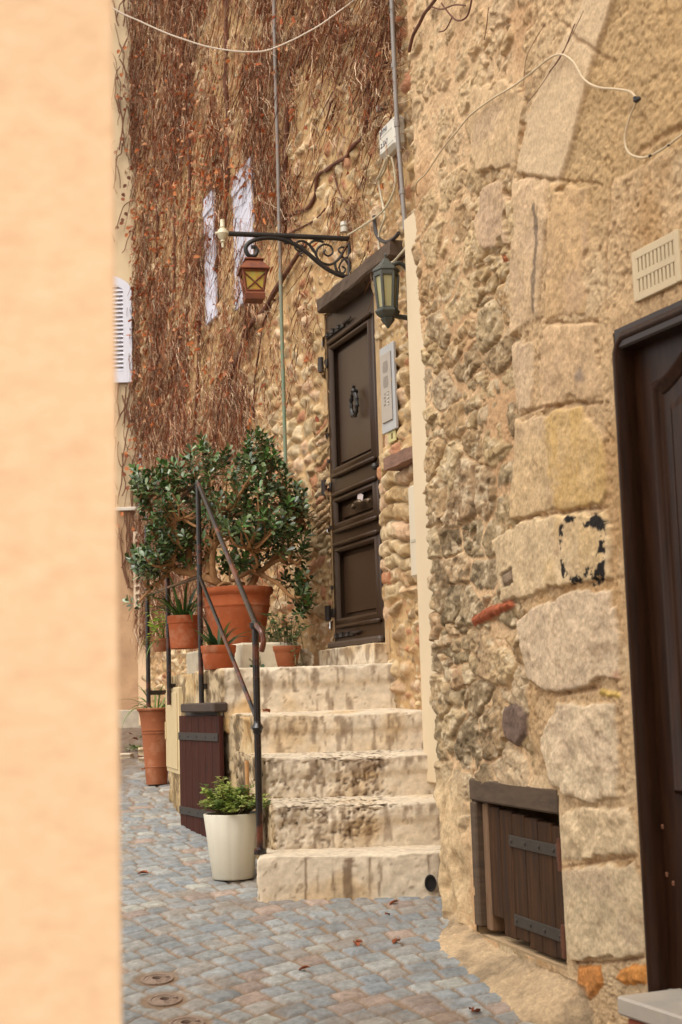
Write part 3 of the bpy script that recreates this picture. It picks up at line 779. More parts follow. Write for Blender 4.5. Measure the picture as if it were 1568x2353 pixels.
# ================================================================== STAIRS
def rough_block(corners, z0, z1, s, rad=.03, amp=.012, dip=0., res=.014, crack=0., tops=None):
    """worn stone block over the plan quad FL, FR, BR, BL"""
    FLc, FRc, BRc, BLc = [np.array(c, float) for c in corners]
    wx = max(np.linalg.norm(FRc - FLc), np.linalg.norm(BRc - BLc)); wy = np.linalg.norm(BLc - FLc); wz = z1 - z0
    verts = []; faces = []
    def emit(a, b, c):
        # a,b,c arrays in metres inside the box wx,wy,wz
        p = np.stack([a, b, c], -1); rr = (rad * (.35 + 2.6 * np.clip(fbm(a * 8, b * 8 + 3, c * 8, 4, s + 30) + .05, 0, 1)))[..., None]; hi = np.array([wx, wy, wz]); inner = np.minimum(np.maximum(p, rr), hi - rr)
        d = p - inner; l = np.linalg.norm(d, axis=-1, keepdims=True); l[l == 0] = 1
        p = inner + d / l * np.minimum(rr, l)
        ca, cb, cc = p[..., 0] / wx, p[..., 1] / wy, p[..., 2] / wz
        q = (FLc * ((1 - ca) * (1 - cb))[..., None] + FRc * (ca * (1 - cb))[..., None] + BRc * (ca * cb)[..., None] + BLc * ((1 - ca) * cb)[..., None])
        X, Y = q[..., 0], q[..., 1]; zz = z0 + cc * wz
        zt = zz - dip * np.exp(-((ca - .5) / .3) ** 2) * np.exp(-cb / .4) * cc + (tops * (cb * cc) if tops else 0)
        n = lambda o, k: fbm(X * k + o, Y * k, zz * k, 5, s)
        dx = amp * .7 * n(3, 6) + amp * .6 * n(8, 30); dy = amp * .6 * n(13, 6) + amp * .5 * n(18, 30) - (.014 * sst(.66, .80, cc) * (1 - np.clip(cb * 6, 0, 1)) if s != 200 and s != 271 else 0); dz = amp * .35 * n(23, 6) + amp * .3 * n(28, 26)
        if crack:
            va, vb2, vi, vj, vx, vy = voro((X + .6 * Y) / .095 + .9 * fbm(X * 14, Y * 14, zz * 14, 4, s + 3), zz / .062 + .6 * Y / .062 + .9 * fbm(X * 14, Y * 14, zz * 14, 3, s + 5), s, .9); rid = (vb2 - va) * .5; g = 1 - sst(.0, .05, rid)
            tt = 3.2 * fbm(X * 8 + s, Y * 8, zz * 10, 5, s + 15, .6); tf = tt - np.floor(tt); ter = (np.floor(tt) + sst(.40, .60, tf)) / 3.2; ted = sst(.36, .46, tf) * (1 - sst(.52, .66, tf))
            msk = sst(-.28, .08, fbm(X * 3 + s, Y * 3, zz * 3, 3, s + 9))
            dy = dy + crack * g * msk + (crack * .25 * (vi - .5) + crack * .9 * (ter - .5)) * msk
            dz = dz - crack * .15 * g * msk
            gm = np.maximum(.55 * g, ted) * msk * sst(-.35, .15, fbm(X * 9, Y * 9, zz * 9, 3, s + 14))
        else: gm = 0 * X
        P = np.stack([X + dx, Y + dy, zt + dz], -1)
        # colour: pale limestone, ochre patches, brown grime (real stains), shadow lines painted along the riser foot
        st = fbm(X * 38 + .6 * fbm(X * 5, Y * 5, zz * 7, 3, s), Y * 3, zz * (2.0 if s == 200 else 8.0), 5, s + 6); pat = fbm(X * 3.5, Y * 3.5, zz * 4, 4, s + 7); sp = fbm(X * 40, Y * 40, zz * 40, 3, s + 8)
        C = np.broadcast_to(A3(T(230, 212, 184)), P.shape) * (1 + .12 * pat + .10 * sp)[..., None]
        C = lerp(C, np.broadcast_to(A3(T(206, 170, 116)), C.shape), .6 * sst(.05, .5, pat))
        drip = sst(.08, .34, st + .35 * (cc - .75) + .30 * pat + (.45 * (ca - .62) if s == 200 else .04)) * (1 - sst(.95, 1., cc)) * (cb < .5)
        C = lerp(C, np.broadcast_to(A3(T(118, 90, 64)), C.shape), (.78 if s == 200 else .6) * drip)
        C = C * (1 + .22 * fbm(X * 30, Y * 30, zz * 45, 4, s + 12))[..., None]
        C = lerp(C, np.broadcast_to(A3(T(96, 66, 42)), C.shape), .75 * gm)
        sd = (1 - sst(.005, .03, ca)) * (s > 200)
        C = lerp(C, np.broadcast_to(A3(T(196, 164, 112)), C.shape), .6 * sd); C = lerp(C, np.broadcast_to(A3(T(92, 72, 48)), C.shape), .85 * sd * sst(-.12, .22, fbm(X * 9, Y * 9, zz * 11, 5, s + 16, .6)))
        foot = np.maximum(1 - sst(.02, .30, cc + .22 * pat), 1.9 * (1 - sst(.02, .11, cc - (.62 if s == 222 or s == 211 else .5) * 0 + .05 * sp + .06 * pat))) * (cb < .5)  # joint line at the riser foot plus a painted shadow line
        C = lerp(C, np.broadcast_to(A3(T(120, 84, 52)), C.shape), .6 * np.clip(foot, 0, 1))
        spk = sst(.42, .6, sp)
        C = lerp(C, np.broadcast_to(A3(T(120, 92, 62)), C.shape), .6 * spk)
        o = len(verts)
        m, k = P.shape[:2]
        verts.append((P.reshape(-1, 3), C.reshape(-1, 3), m, k))
    ga = np.linspace(0, wx, max(3, int(wx / res))); gb = np.linspace(0, wy, max(3, int(wy / (res * 1.3)))); gc = np.linspace(0, wz, max(3, int(wz / res)))
    # extra density at the rounded edges
    def edge(g, w): return np.unique(np.concatenate([g, np.linspace(0, rad, 5), w - np.linspace(0, rad, 5)]))
    ga, gb, gc = edge(ga, wx), edge(gb, wy), edge(gc, wz)
    Z = np.zeros
    A, B = np.meshgrid(ga, gc, indexing='ij'); emit(A, 0 * A, B)
    A, B = np.meshgrid(ga, gb, indexing='ij'); emit(A, B, 0 * A + wz)
    A, B = np.meshgrid(gb, gc, indexing='ij'); emit(0 * A, A, B); emit(0 * A + wx, A, B)
    A, B = np.meshgrid(ga, gc, indexing='ij'); emit(A, 0 * A + wy, B)
    return verts

def block_obj(name, verts, m, parent, label=None):
    V = []; C = []; Fq = []; o = 0
    for P, c, a, b in verts:
        V.append(P); C.append(c); idx = o + np.arange(a * b).reshape(a, b)
        Fq.append(np.stack([idx[:-1, :-1], idx[1:, :-1], idx[1:, 1:], idx[:-1, 1:]], -1).reshape(-1, 4)); o += a * b
    mb = MB(); mb.v = [tuple(p) for p in np.concatenate(V)]; mb.f = [tuple(int(i) for i in f) for f in np.concatenate(Fq)]; mb.c = [tuple(c) for c in np.concatenate(C)]
    me = bpy.data.meshes.new(name); me.from_pydata(mb.v, [], mb.f)
    ca = me.color_attributes.new('Col', 'FLOAT_COLOR', 'POINT'); ca.data.foreach_set('color', np.array([(*c, 1) for c in mb.c], np.float32).ravel())
    import bmesh
    bm = bmesh.new(); bm.from_mesh(me); bmesh.ops.remove_doubles(bm, verts=bm.verts, dist=1e-5); bmesh.ops.recalc_face_normals(bm, faces=bm.faces); bm.to_mesh(me); bm.free()
    o = link(name, me, m, parent)
    if label: o['label'] = label
    return o

STEP_M = mat('worn limestone', rough=.88, var=.16, vs=40, bs_=170, bst=.5, bd=.004, attr=True, spec=.2)
def right_x(Y): # where the steps run into the ivy house front
    return float(WF.O[0] + (Y - WF.O[1]) / WF.D[1] * WF.D[0]) + .05
stairs = thing('stone_staircase', 'five worn pale stone steps climbing to the landing', 'staircase', (0, 6.9, 0))
# (front Y, left x front, left x back, z0, z1, back Y)
wl = lambda Y: float(np.interp(Y, [6.5, 6.9, 7.3, 7.6, 7.95, 8.74, 9.6], [-.37, -.38, -.43, -.52, -.67, -1.0, -1.19]))
STEPS = [(6.58, -.432, 7.12, -.12, .200, .016, .010, .006, 0), (6.90, -.375, 7.45, .10, .405, .024, .012, .010, .024), (7.22, -.43, 7.80, .30, .618, .022, .012, .010, .022),
         (7.55, -.50, 8.15, .5, .828, .025, .011, .01, .0), (7.9, -.69, 8.5, .72, 1.087, .02, .010, .004, 0)]
NM = ['lowest step, smooth pale block with brown drip stains', 'second step, cracked rubbly face', 'third step, cracked face with a smooth middle', 'fourth step, worn smooth', 'top step with a yellow stain at its left']
for k, (Y, xl, Yb, z0, z1, rad, amp, dip, ck) in enumerate(STEPS):
    xr = min(right_x(Y), .62) if k else .55
    xrb = right_x(Yb)
    xlb = wl(Yb) if k else -.40
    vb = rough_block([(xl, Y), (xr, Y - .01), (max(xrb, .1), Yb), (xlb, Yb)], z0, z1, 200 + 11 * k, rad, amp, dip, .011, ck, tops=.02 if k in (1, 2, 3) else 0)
    if k == 4:
        P, c, a, b = vb[0]
        c[:] = lerp(c, np.broadcast_to(A3(T(218, 168, 88)), c.shape), .6 * sst(.16, -.06, np.abs(P[:, 0] + .56) - .03 + .30 * fbm(P[:, 0] * 5, P[:, 2] * 4, 0, 5, 5) + .3 * np.maximum(P[:, 2] - .98, 0)))
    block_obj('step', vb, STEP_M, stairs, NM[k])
# ---------------------------------------------------------------- landing wall
def build_landing():
    t = thing('landing_wall', 'stained masonry wall under the landing with small brown cellar door', 'wall', (-.9, 8.4, gz(8.4)))
    P = smooth_path([(-.30, 6.93, 0), (-.405, 7.22, 0), (-.50, 7.52, 0), (-.665, 7.97, 0), (-.83, 8.36, 0), (-1.0, 8.74, 0), (-1.12, 9.2, 0), (-1.185, 9.6, 0), (-1.16, 9.68, 0), (-.95, 9.74, 0), (-.2, 9.9, 0)], 16)
    P = np.array([(p.x, p.y) for p in P]); L = np.concatenate([[0], np.cumsum(np.linalg.norm(np.diff(P, axis=0), axis=1))])
    s = np.arange(0, L[-1], .011); x = np.interp(s, L, P[:, 0]); y = np.interp(s, L, P[:, 1])
    tx, ty = np.gradient(x), np.gradient(y); l = np.hypot(tx, ty); nx, ny = -ty / l, tx / l
    k_ = np.ones(25) / 25; pad = lambda a: np.convolve(np.pad(a, 12, mode='edge'), k_, 'valid')
    nx, ny = pad(nx), pad(ny)
    v = np.arange(-.05, 1.125, .011)
    Sg, Vg = np.meshgrid(s, v, indexing='ij')
    X = np.broadcast_to(x[:, None], Sg.shape); Y = np.broadcast_to(y[:, None], Sg.shape)
    top = np.interp(Y[:, :1], [6.9, 7.2, 7.21, 7.55, 7.56, 7.9, 7.91, 20], [.40, .40, .61, .61, .82, .82, 1.075, 1.10])
    Z = np.minimum(Vg, top)
    mid = fbm(Sg * 6, Vg * 6, 0, 5, 301); fine = fbm(Sg * 26, Vg * 26, 0, 4, 302); big = fbm(Sg * 2, Vg * 2, 0, 4, 303)
    h1, e1, i1, j1 = rubble(Sg, Vg, .2, .13, 304, .035)
    h = np.maximum(h1 * .8, .018 + .012 * big) + .010 * mid + .005 * fine - .02
    h = np.where(Sg < .45, h - .012, h)
    over = np.clip((Vg - top), 0, 1)
    ins = over * .55                                             # the rows above the top fold inward as a ledge
    C = np.broadcast_to(A3(T(206, 178, 132)), (*Sg.shape, 3)) * (1 + .2 * mid + .12 * fine)[..., None]
    C = lerp(C, np.broadcast_to(A3(T(226, 204, 164)), C.shape), .7 * sst(.1, .4, fbm(Sg * 5, Vg * 4, 4, 4, 305)))
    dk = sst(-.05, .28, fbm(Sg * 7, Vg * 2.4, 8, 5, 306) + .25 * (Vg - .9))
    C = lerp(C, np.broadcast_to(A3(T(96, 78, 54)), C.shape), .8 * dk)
    C = lerp(C, np.broadcast_to(A3(T(104, 82, 56)), C.shape), .75 * sst(.08, .3, fbm(Sg * 16, Vg * 12, 3, 5, 308)))
    C = lerp(C, np.broadcast_to(A3(T(196, 146, 84)), C.shape), .45 * sst(.1, .5, fbm(Sg * 4, Vg * 4, 18, 4, 307)))
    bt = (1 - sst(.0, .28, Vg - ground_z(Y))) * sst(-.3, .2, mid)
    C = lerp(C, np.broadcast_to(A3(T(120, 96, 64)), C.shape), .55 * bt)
    PP = np.stack([X + nx[:, None] * (h - ins), Y + ny[:, None] * (h - ins), Z + .004 * mid], -1)
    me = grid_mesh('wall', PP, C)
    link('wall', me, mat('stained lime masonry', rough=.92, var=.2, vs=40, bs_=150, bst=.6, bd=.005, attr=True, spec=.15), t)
    # landing floor
    mb = MB(); fl = [(-.60, 8.0), (.26, 8.0), (-.40, 9.75), (-1.12, 9.62), (-1.05, 9.2), (-.94, 8.8)]
    mb.add([(a, b, 1.078) for a, b in fl] + [(a, b, .9) for a, b in fl], [tuple(range(6)), tuple(range(6, 12))[::-1]] + [(i, (i + 1) % 6, 6 + (i + 1) % 6, 6 + i) for i in range(6)])
    obj('landing', mb, mat('landing stone', T(190, 160, 118), .9, .2, 9, 60, .5), t)
    # white stone kerb slabs that carry the pots
    lk = smooth_path([(-.60, 8.23, 0), (-.86, 8.82, 0), (-1.0, 9.3, 0), (-1.06, 9.6, 0)], 4)
    mb = MB()
    a, b = Vector((-.58, 8.22, 0)), Vector((-1.04, 9.5, 0))
    d = (b - a).normalized(); nrm = Vector((-d.y, d.x, 0))
    for (f0, f1) in ((0, .48), (.49, 1)):
        c = a + (b - a) * (f0 + f1) / 2
        box(mb, (c.x - nrm.x * .16, c.y - nrm.y * .16, 1.155), d, nrm, (0, 0, 1), (b - a).length * (f1 - f0), .36, .165, .012)
    obj('kerb_slab', mb, mat('white kerb stone', T(226, 212, 184), .85, .14, 9, 80, .5, .004, spots=T(160, 130, 98), spotscale=7, spotlim=(.58, .78)), t)
    # cellar door set on the wall face
    q0, q1 = on_ground(512, 1930), on_ground(420, 1882)
    wd = Vector((-.33, .76, 0)).normalized(); A0 = Vector((-.672, 7.93, 0))
    Lw = Line((A0.x, A0.y), (wd.x, wd.y), (-wd.y, wd.x))
    if Lw.N[0] > 0: Lw.N = -Lw.N
    dark = mat('cellar door paint', T(72, 36, 26), .7, .4, 8, 50, .3, .003, stretch=(8, 8, 1), spots=T(46, 30, 26), spotscale=5, spotlim=(.5, .7), spec=.15)
    iron = mat('dark strap iron', T(52, 46, 41), .6, .25, 20, 80, .3)
    z0, z1 = .15, .83
    uR, uL = Lw.uv(513, 1800, .035)[0], Lw.uv(420, 1800, .035)[0]
    mb = MB(); n = 6
    for k in range(n):
        ua, ub = uR + (uL - uR) * k / n + .002, uR + (uL - uR) * (k + 1) / n - .002
        wbox(mb, Lw, ua, ub, z0 + .012 * random.random(), z1 - .01 * random.random(), .025, .052, .003)
    dr = obj('cellar_door', mb, dark, t)
    for zz in (z1 - .12, z0 + .13):
        mb = MB(); wbox(mb, Lw, uR + .01, uL - .005, zz - .022, zz + .022, .052, .060, .002)
        for k in range(5): 
            c = Lw.p(uR + .06 + (uL - uR - .1) * k / 4, zz, .060); lathe(mb, c, [(.0, .0), (.006, .0)], 8)
            box(mb, c, (*Lw.D, 0), (*Lw.N, 0), (0, 0, 1), .012, .01, .012, .003)
        obj('strap', mb, iron, dr)
    mb = MB(); zl = z1 + .018
    wbox(mb, Lw, uR - .005, Lw.uv(428, 1640, .05)[0], zl, zl + .052, .0, .085, .008); obj('lintel', mb, mat('dark lintel wood', T(74, 58, 47), .8, .3, 9, 60, .4, stretch=(1, 1, 4)), t)
    mb = MB(); wbox(mb, Lw, uR + .02, uL - .03, zl - .03, zl, .0, .02); obj('gap', mb, iron, t)  # solid dark strip painting the shade between door and lintel
    # cream meter cabinet
    q = Vector((-1.135, 9.28, 0)); e = Vector((-1.03, 8.86, 0)); d2 = (q - e).normalized()
    L3 = Line((e.x, e.y), (d2.x, d2.y), (-d2.y, d2.x))
    if L3.N[0] > 0: L3.N = -L3.N
    u0, u1 = L3.uv(410, 1680, .03)[0], L3.uv(383, 1680, .03)[0]
    zt, zb = L3.uv(396, 1580, .03)[1], L3.uv(396, 1776, .03)[1]
    mb = MB(); wbox(mb, L3, u0, u1, zb, zt, -.02, .03, .006); wbox(mb, L3, u0 + .03, u1 - .03, zb + .03, zt - .03, .03, .038, .004); wbox(mb, L3, u1 - .06, u1 - .045, (zb + zt) / 2 - .06, (zb + zt) / 2 + .05, .038, .046, .002)
    obj('meter_cabinet', mb, mat('cream cabinet paint', T(220, 196, 148), .55, .06, 8, 40, .05), t)
    return t
build_landing()

# threshold block under the brown door
mb_v = rough_block([WF.p(.93, 0, .10).xy, WF.p(-.02, 0, .10).xy, WF.p(-.02, 0, -.10).xy, WF.p(.93, 0, -.10).xy], 1.06, 1.203, 271, .018, .010, 0, .012)
block_obj('door_threshold', mb_v, STEP_M, ivy_house)
# ================================================================== DOORS AND FITTINGS
def D3(L): return Vector((*L.D, 0))
def N3(L): return Vector((*L.N, 0))

def moulding(mb, pts, prof, closed=True):
    """sweep a small profile (offset across, height) along a path lying on a wall; pts are (L,u,v) resolved to points with normal"""
    P = [p for p, _ in pts]; Nn = pts[0][1]; k = len(P); vs = []
    for i in range(k):
        a = P[(i - 1) % k] if closed or i else P[i]; b = P[(i + 1) % k] if closed or i < k - 1 else P[i]
        t1 = (P[i] - a).normalized() if (P[i] - a).length > 1e-9 else (b - P[i]).normalized()
        t2 = (b - P[i]).normalized() if (b - P[i]).length > 1e-9 else t1
        n1, n2 = Nn.cross(t1), Nn.cross(t2)
        s = (n1 + n2); s = s / max(s.length_squared / 2, .3)
        for o, h in prof: vs.append(P[i] + s * o + Nn * h)
    m = len(prof); fs = []
    for i in range(k if closed else k - 1):
        j = (i + 1) % k
        fs += [(i * m + q, i * m + q + 1, j * m + q + 1, j * m + q) for q in range(m - 1)]
    mb.add(vs, fs)

PROF = [(-.028, 0), (-.026, .012), (-.014, .022), (-.004, .020), (.004, .010), (.016, .008), (.024, 0), (.026, -.014)]

def build_near_door():
    L = WB; d0, d1, v0, v1 = DOOR_U0 - 1.45, DOOR_U1 - 1.45, DOOR_V0, DOOR_V1
    wood = mat('dark varnished oak', T(52, 30, 16), .38, .5, 7, 60, .18, .002, stretch=(6, 6, .7), spec=.2, spots=T(70, 44, 26), spotscale=5, spotlim=(.55, .8))
    mb = MB(); wbox(mb, L, d0 + .015, d1 - .015, v0, v1 - .05, -.075, -.035)
    door = obj('door', mb, wood, stone_house, label='dark brown varnished door with an arched moulded panel')
    # frame: slim rounded stop on jamb and head
    mb = MB(); prof = [(-.030, -.03), (-.030, .0), (-.020, .010), (-.008, .012), (.002, .004), (.006, -.03), (.006, -.075)]
    pts = [(L.p(u, v, .022), N3(L)) for u, v in ((d0 + .020, v0 - .01), (d0 + .020, v1 - .075), (d0 + .034, v1 - .05), (d0 + .055, v1 - .036), (d1 - .055, v1 - .036), (d1 - .020, v1 - .06), (d1 - .020, v0 - .01))]
    moulding(mb, pts, [(-o, h) for o, h in prof], False)
    obj('door_frame', mb, wood, door, True, 50)
    mb = MB(); wbox(mb, L, d0 + .004, d1 - .02, v1 - .062, v1 + .012, -.06, .026, .006)
    obj('door_head', mb, mat('door head wood', T(50, 32, 22), .45, .25, 7, 60, .2, .002, stretch=(1, 1, 6)), door)
    # moulded panels
    uL, uR = .498, 1.27 + .345 - .498
    um = (uL + uR) / 2
    def top(u):
        t = abs(u - um) / (um - uL); return 1.845 + .115 * float(sst(0, .92, 1 - t))
    up = [(uL, .60), (uR, .60)] + [(uR + (uL - uR) * k / 24, top(uR + (uL - uR) * k / 24)) for k in range(25)]
    mb = MB(); moulding(mb, [(L.p(u, v, -.035), N3(L)) for u, v in up], PROF)
    mb2 = MB(); moulding(mb2, [(L.p(u, v, -.035), N3(L)) for u, v in ((uL, .12), (uR, .12), (uR, .46), (uL, .46))], [(o * .5, h * .25) for o, h in PROF])
    obj('panel_moulding', mb, wood, door, True, 50); obj('panel_moulding', mb2, wood, door, True, 50)
    # raised field of the upper panel
    mb = MB(); inn = [(um + (u - um) * .82, 1.25 + (v - 1.25) * .90) for u, v in up]; inn2 = [(um + (u - um) * .74, 1.25 + (v - 1.25) * .86) for u, v in up]
    n = len(inn)
    mb.add([L.p(u, v, -.034) for u, v in inn] + [L.p(u, v, -.022) for u, v in inn2], [(i, (i + 1) % n, n + (i + 1) % n, n + i) for i in range(n)] + [tuple(range(n, 2 * n))])
    obj('door_panel', mb, wood, door)
    pegm = mat('worn peg wood', T(120, 74, 48), .6, .3, 60)
    for px, py in ((1450, 822), (1449, 1015), (1462, 1292), (1470, 1450), (1488, 1760), (1500, 1860), (1507, 1985), (1520, 1900), (1530, 2010), (1512, 2120), (1545, 2030)):
        u, v = L.uv(px, py, -.03); c = L.p(u, v, -.034)
        mb = MB(); box(mb, c, D3(L), N3(L), (0, 0, 1), .013, .006, .016, .003); obj('peg', mb, pegm, door)
    # marble door step on a brick riser
    us, sv = L.uv(1416, 2288, .19)
    print('slab', us, sv)
    mb = MB(); wbox(mb, L, us, 1.6, sv - .055, sv, -.16, .19, .007)
    st = obj('door_step', mb, mat('grey marble', T(192, 180, 164), .5, .12, 5, 60, .12, .003, spots=T(168, 164, 160), spotscale=4, spotlim=(.55, .75)), stone_house)
    mb = MB()
    for k in range(6):
        for r in range(3): wbox(mb, L, us + .02 + k * .23 + (r % 2) * .1, us + .02 + k * .23 + .215 + (r % 2) * .1, sv - .130 - r * .075, sv - .065 - r * .075, -.10, .165 + .006 * random.random(), .005)
    obj('brick', mb, mat('red brick', T(176, 92, 62), .9, .25, 14, 80, .5, .004, spots=T(200, 160, 130), spotscale=14, spotlim=(.6, .75)), st)
    mb = MB(); wbox(mb, L, us + .012, 1.62, -.62, sv - .056, -.1, .158); obj('mortar_bed', mb, mat('brick mortar', T(190, 168, 138), .9, .15, 20), st)
    mb = MB(); wbox(mb, L, d0 + .01, d1 - .01, sv - .03, v0 - .002, -.12, -.02, .005); obj('sill', mb, mat('sill marble', T(168, 164, 156), .5, .1, 6), st)
build_near_door()

def build_hatch():
    L = WA; u0, u1, v0, v1 = HAT
    grey = mat('weathered grey timber', T(92, 72, 52), .85, .3, 9, 70, .5, .003, stretch=(1, 1, 5), spots=T(70, 54, 42), spotscale=4)
    brown = mat('weathered brown planks', T(80, 54, 33), .8, .5, 7, 60, .5, .003, stretch=(9, 9, .8), spec=.15, spots=T(62, 46, 36), spotscale=3, spotlim=(.45, .62))
    iron = mat('grey strap iron', T(66, 58, 50), .55, .2, 30, 90, .3, metal=.3)
    rust = mat('rusted hinge', T(104, 62, 40), .9, .3, 30, 90, .5)
    mb = MB(); n = 6; ua, ub = u0 + .105, u1 - .012
    for k in range(n):
        a, b = ua + (ub - ua) * k / n + .0025, ua + (ub - ua) * (k + 1) / n - .0025
        cut = .035 * random.random() + (.05 if k == 0 else 0)
        wbox(mb, L, a, b, v0 + .012 + cut, v1 - .085 - .006 * k, -.028, .006, .004)
    h = obj('hatch', mb, brown, stone_house, label='small plank hatch with two iron straps, low in the wall')
    mb = MB(); wbox(mb, L, u0 - .022, u1 - .005, v1 - .068, v1 + .022, -.05, .034, .008); obj('lintel', mb, grey, h)
    mb = MB(); wbox(mb, L, u0 - .02, u0 + .04, v0 + .03, v1 - .07, -.05, .034, .007); obj('jamb', mb, grey, h)
    mb = MB(); wbox(mb, L, u0 + .043, u0 + .100, v0 + .02, v1 - .075, -.06, .006, .006); obj('post', mb, mat('pale raw wood', T(132, 100, 70), .8, .3, 9, 60, .4, stretch=(9, 9, 1), spots=T(130, 88, 54), spotscale=5), h)
    for zz, a in ((v1 - .2, ua + .22), (v0 + .10, ua + .24)):
        mb = MB(); wbox(mb, L, a, ub - .03, zz - .022, zz + .022, .006, .013, .003)
        for k in range(4): box(mb, L.p(a + .03 + k * .13, zz, .014), D3(L), N3(L), (0, 0, 1), .014, .008, .014, .003)
        obj('strap', mb, iron, h)
        mb = MB(); wbox(mb, L, ub - .055, ub + .018, zz - .038, zz + .032, .006, .022, .004); tube(mb, [L.p(ub, zz - .06, .03), L.p(ub, zz + .05, .03)], .011, 8)
        obj('hinge', mb, rust, h, True)
build_hatch()

def build_vent():
    L = WB
    (u0, vt), (u1, _) = L.uv(1453, 582, .035), L.uv(1560, 524, .035)
    vb = L.uv(1458, 697, .035)[1]
    mb = MB(); h0, h1 = .022, .040
    n = 10; w = u1 - u0; fr = .07 * w; vm = (vt + vb) / 2
    wbox(mb, L, u0, u0 + fr, vb, vt, h0, h1, .003); wbox(mb, L, u1 - fr * 1.3, u1, vb, vt, h0, h1, .003)
    a, b = u0 + fr, u1 - fr * 1.3
    wbox(mb, L, a, b, vt - .028, vt, h0, h1 - .001, .002); wbox(mb, L, a, b, vb, vb + .026, h0, h1 - .001, .002); wbox(mb, L, a, b, vm - .014, vm + .010, h0, h1 - .001, .002)
    s = (b - a) / (n + .3)
    for k in range(n + 1):
        for (va, vc) in ((vm + .010, vt - .028), (vb + .026, vm - .014)):
            wbox(mb, L, a + s * k - s * .02 + (.0 if k else s * .02), min(b, a + s * k + s * .60), va, vc, h0, h1 - .002)
    v = obj('vent_grille', mb, mat('cream plastic', T(216, 194, 154), .5, .08, 6, 40, .08), stone_house, label='cream slotted ventilation grille above the dark door')
    mb = MB(); wbox(mb, L, u0 + .006, u1 - .006, vb + .006, vt - .006, .018, .024); obj('grille_back', mb, mat('painted vent shadow', S(40, 30, 22), .9, .1), v)  # dark sheet that paints the shade behind the slots
build_vent()

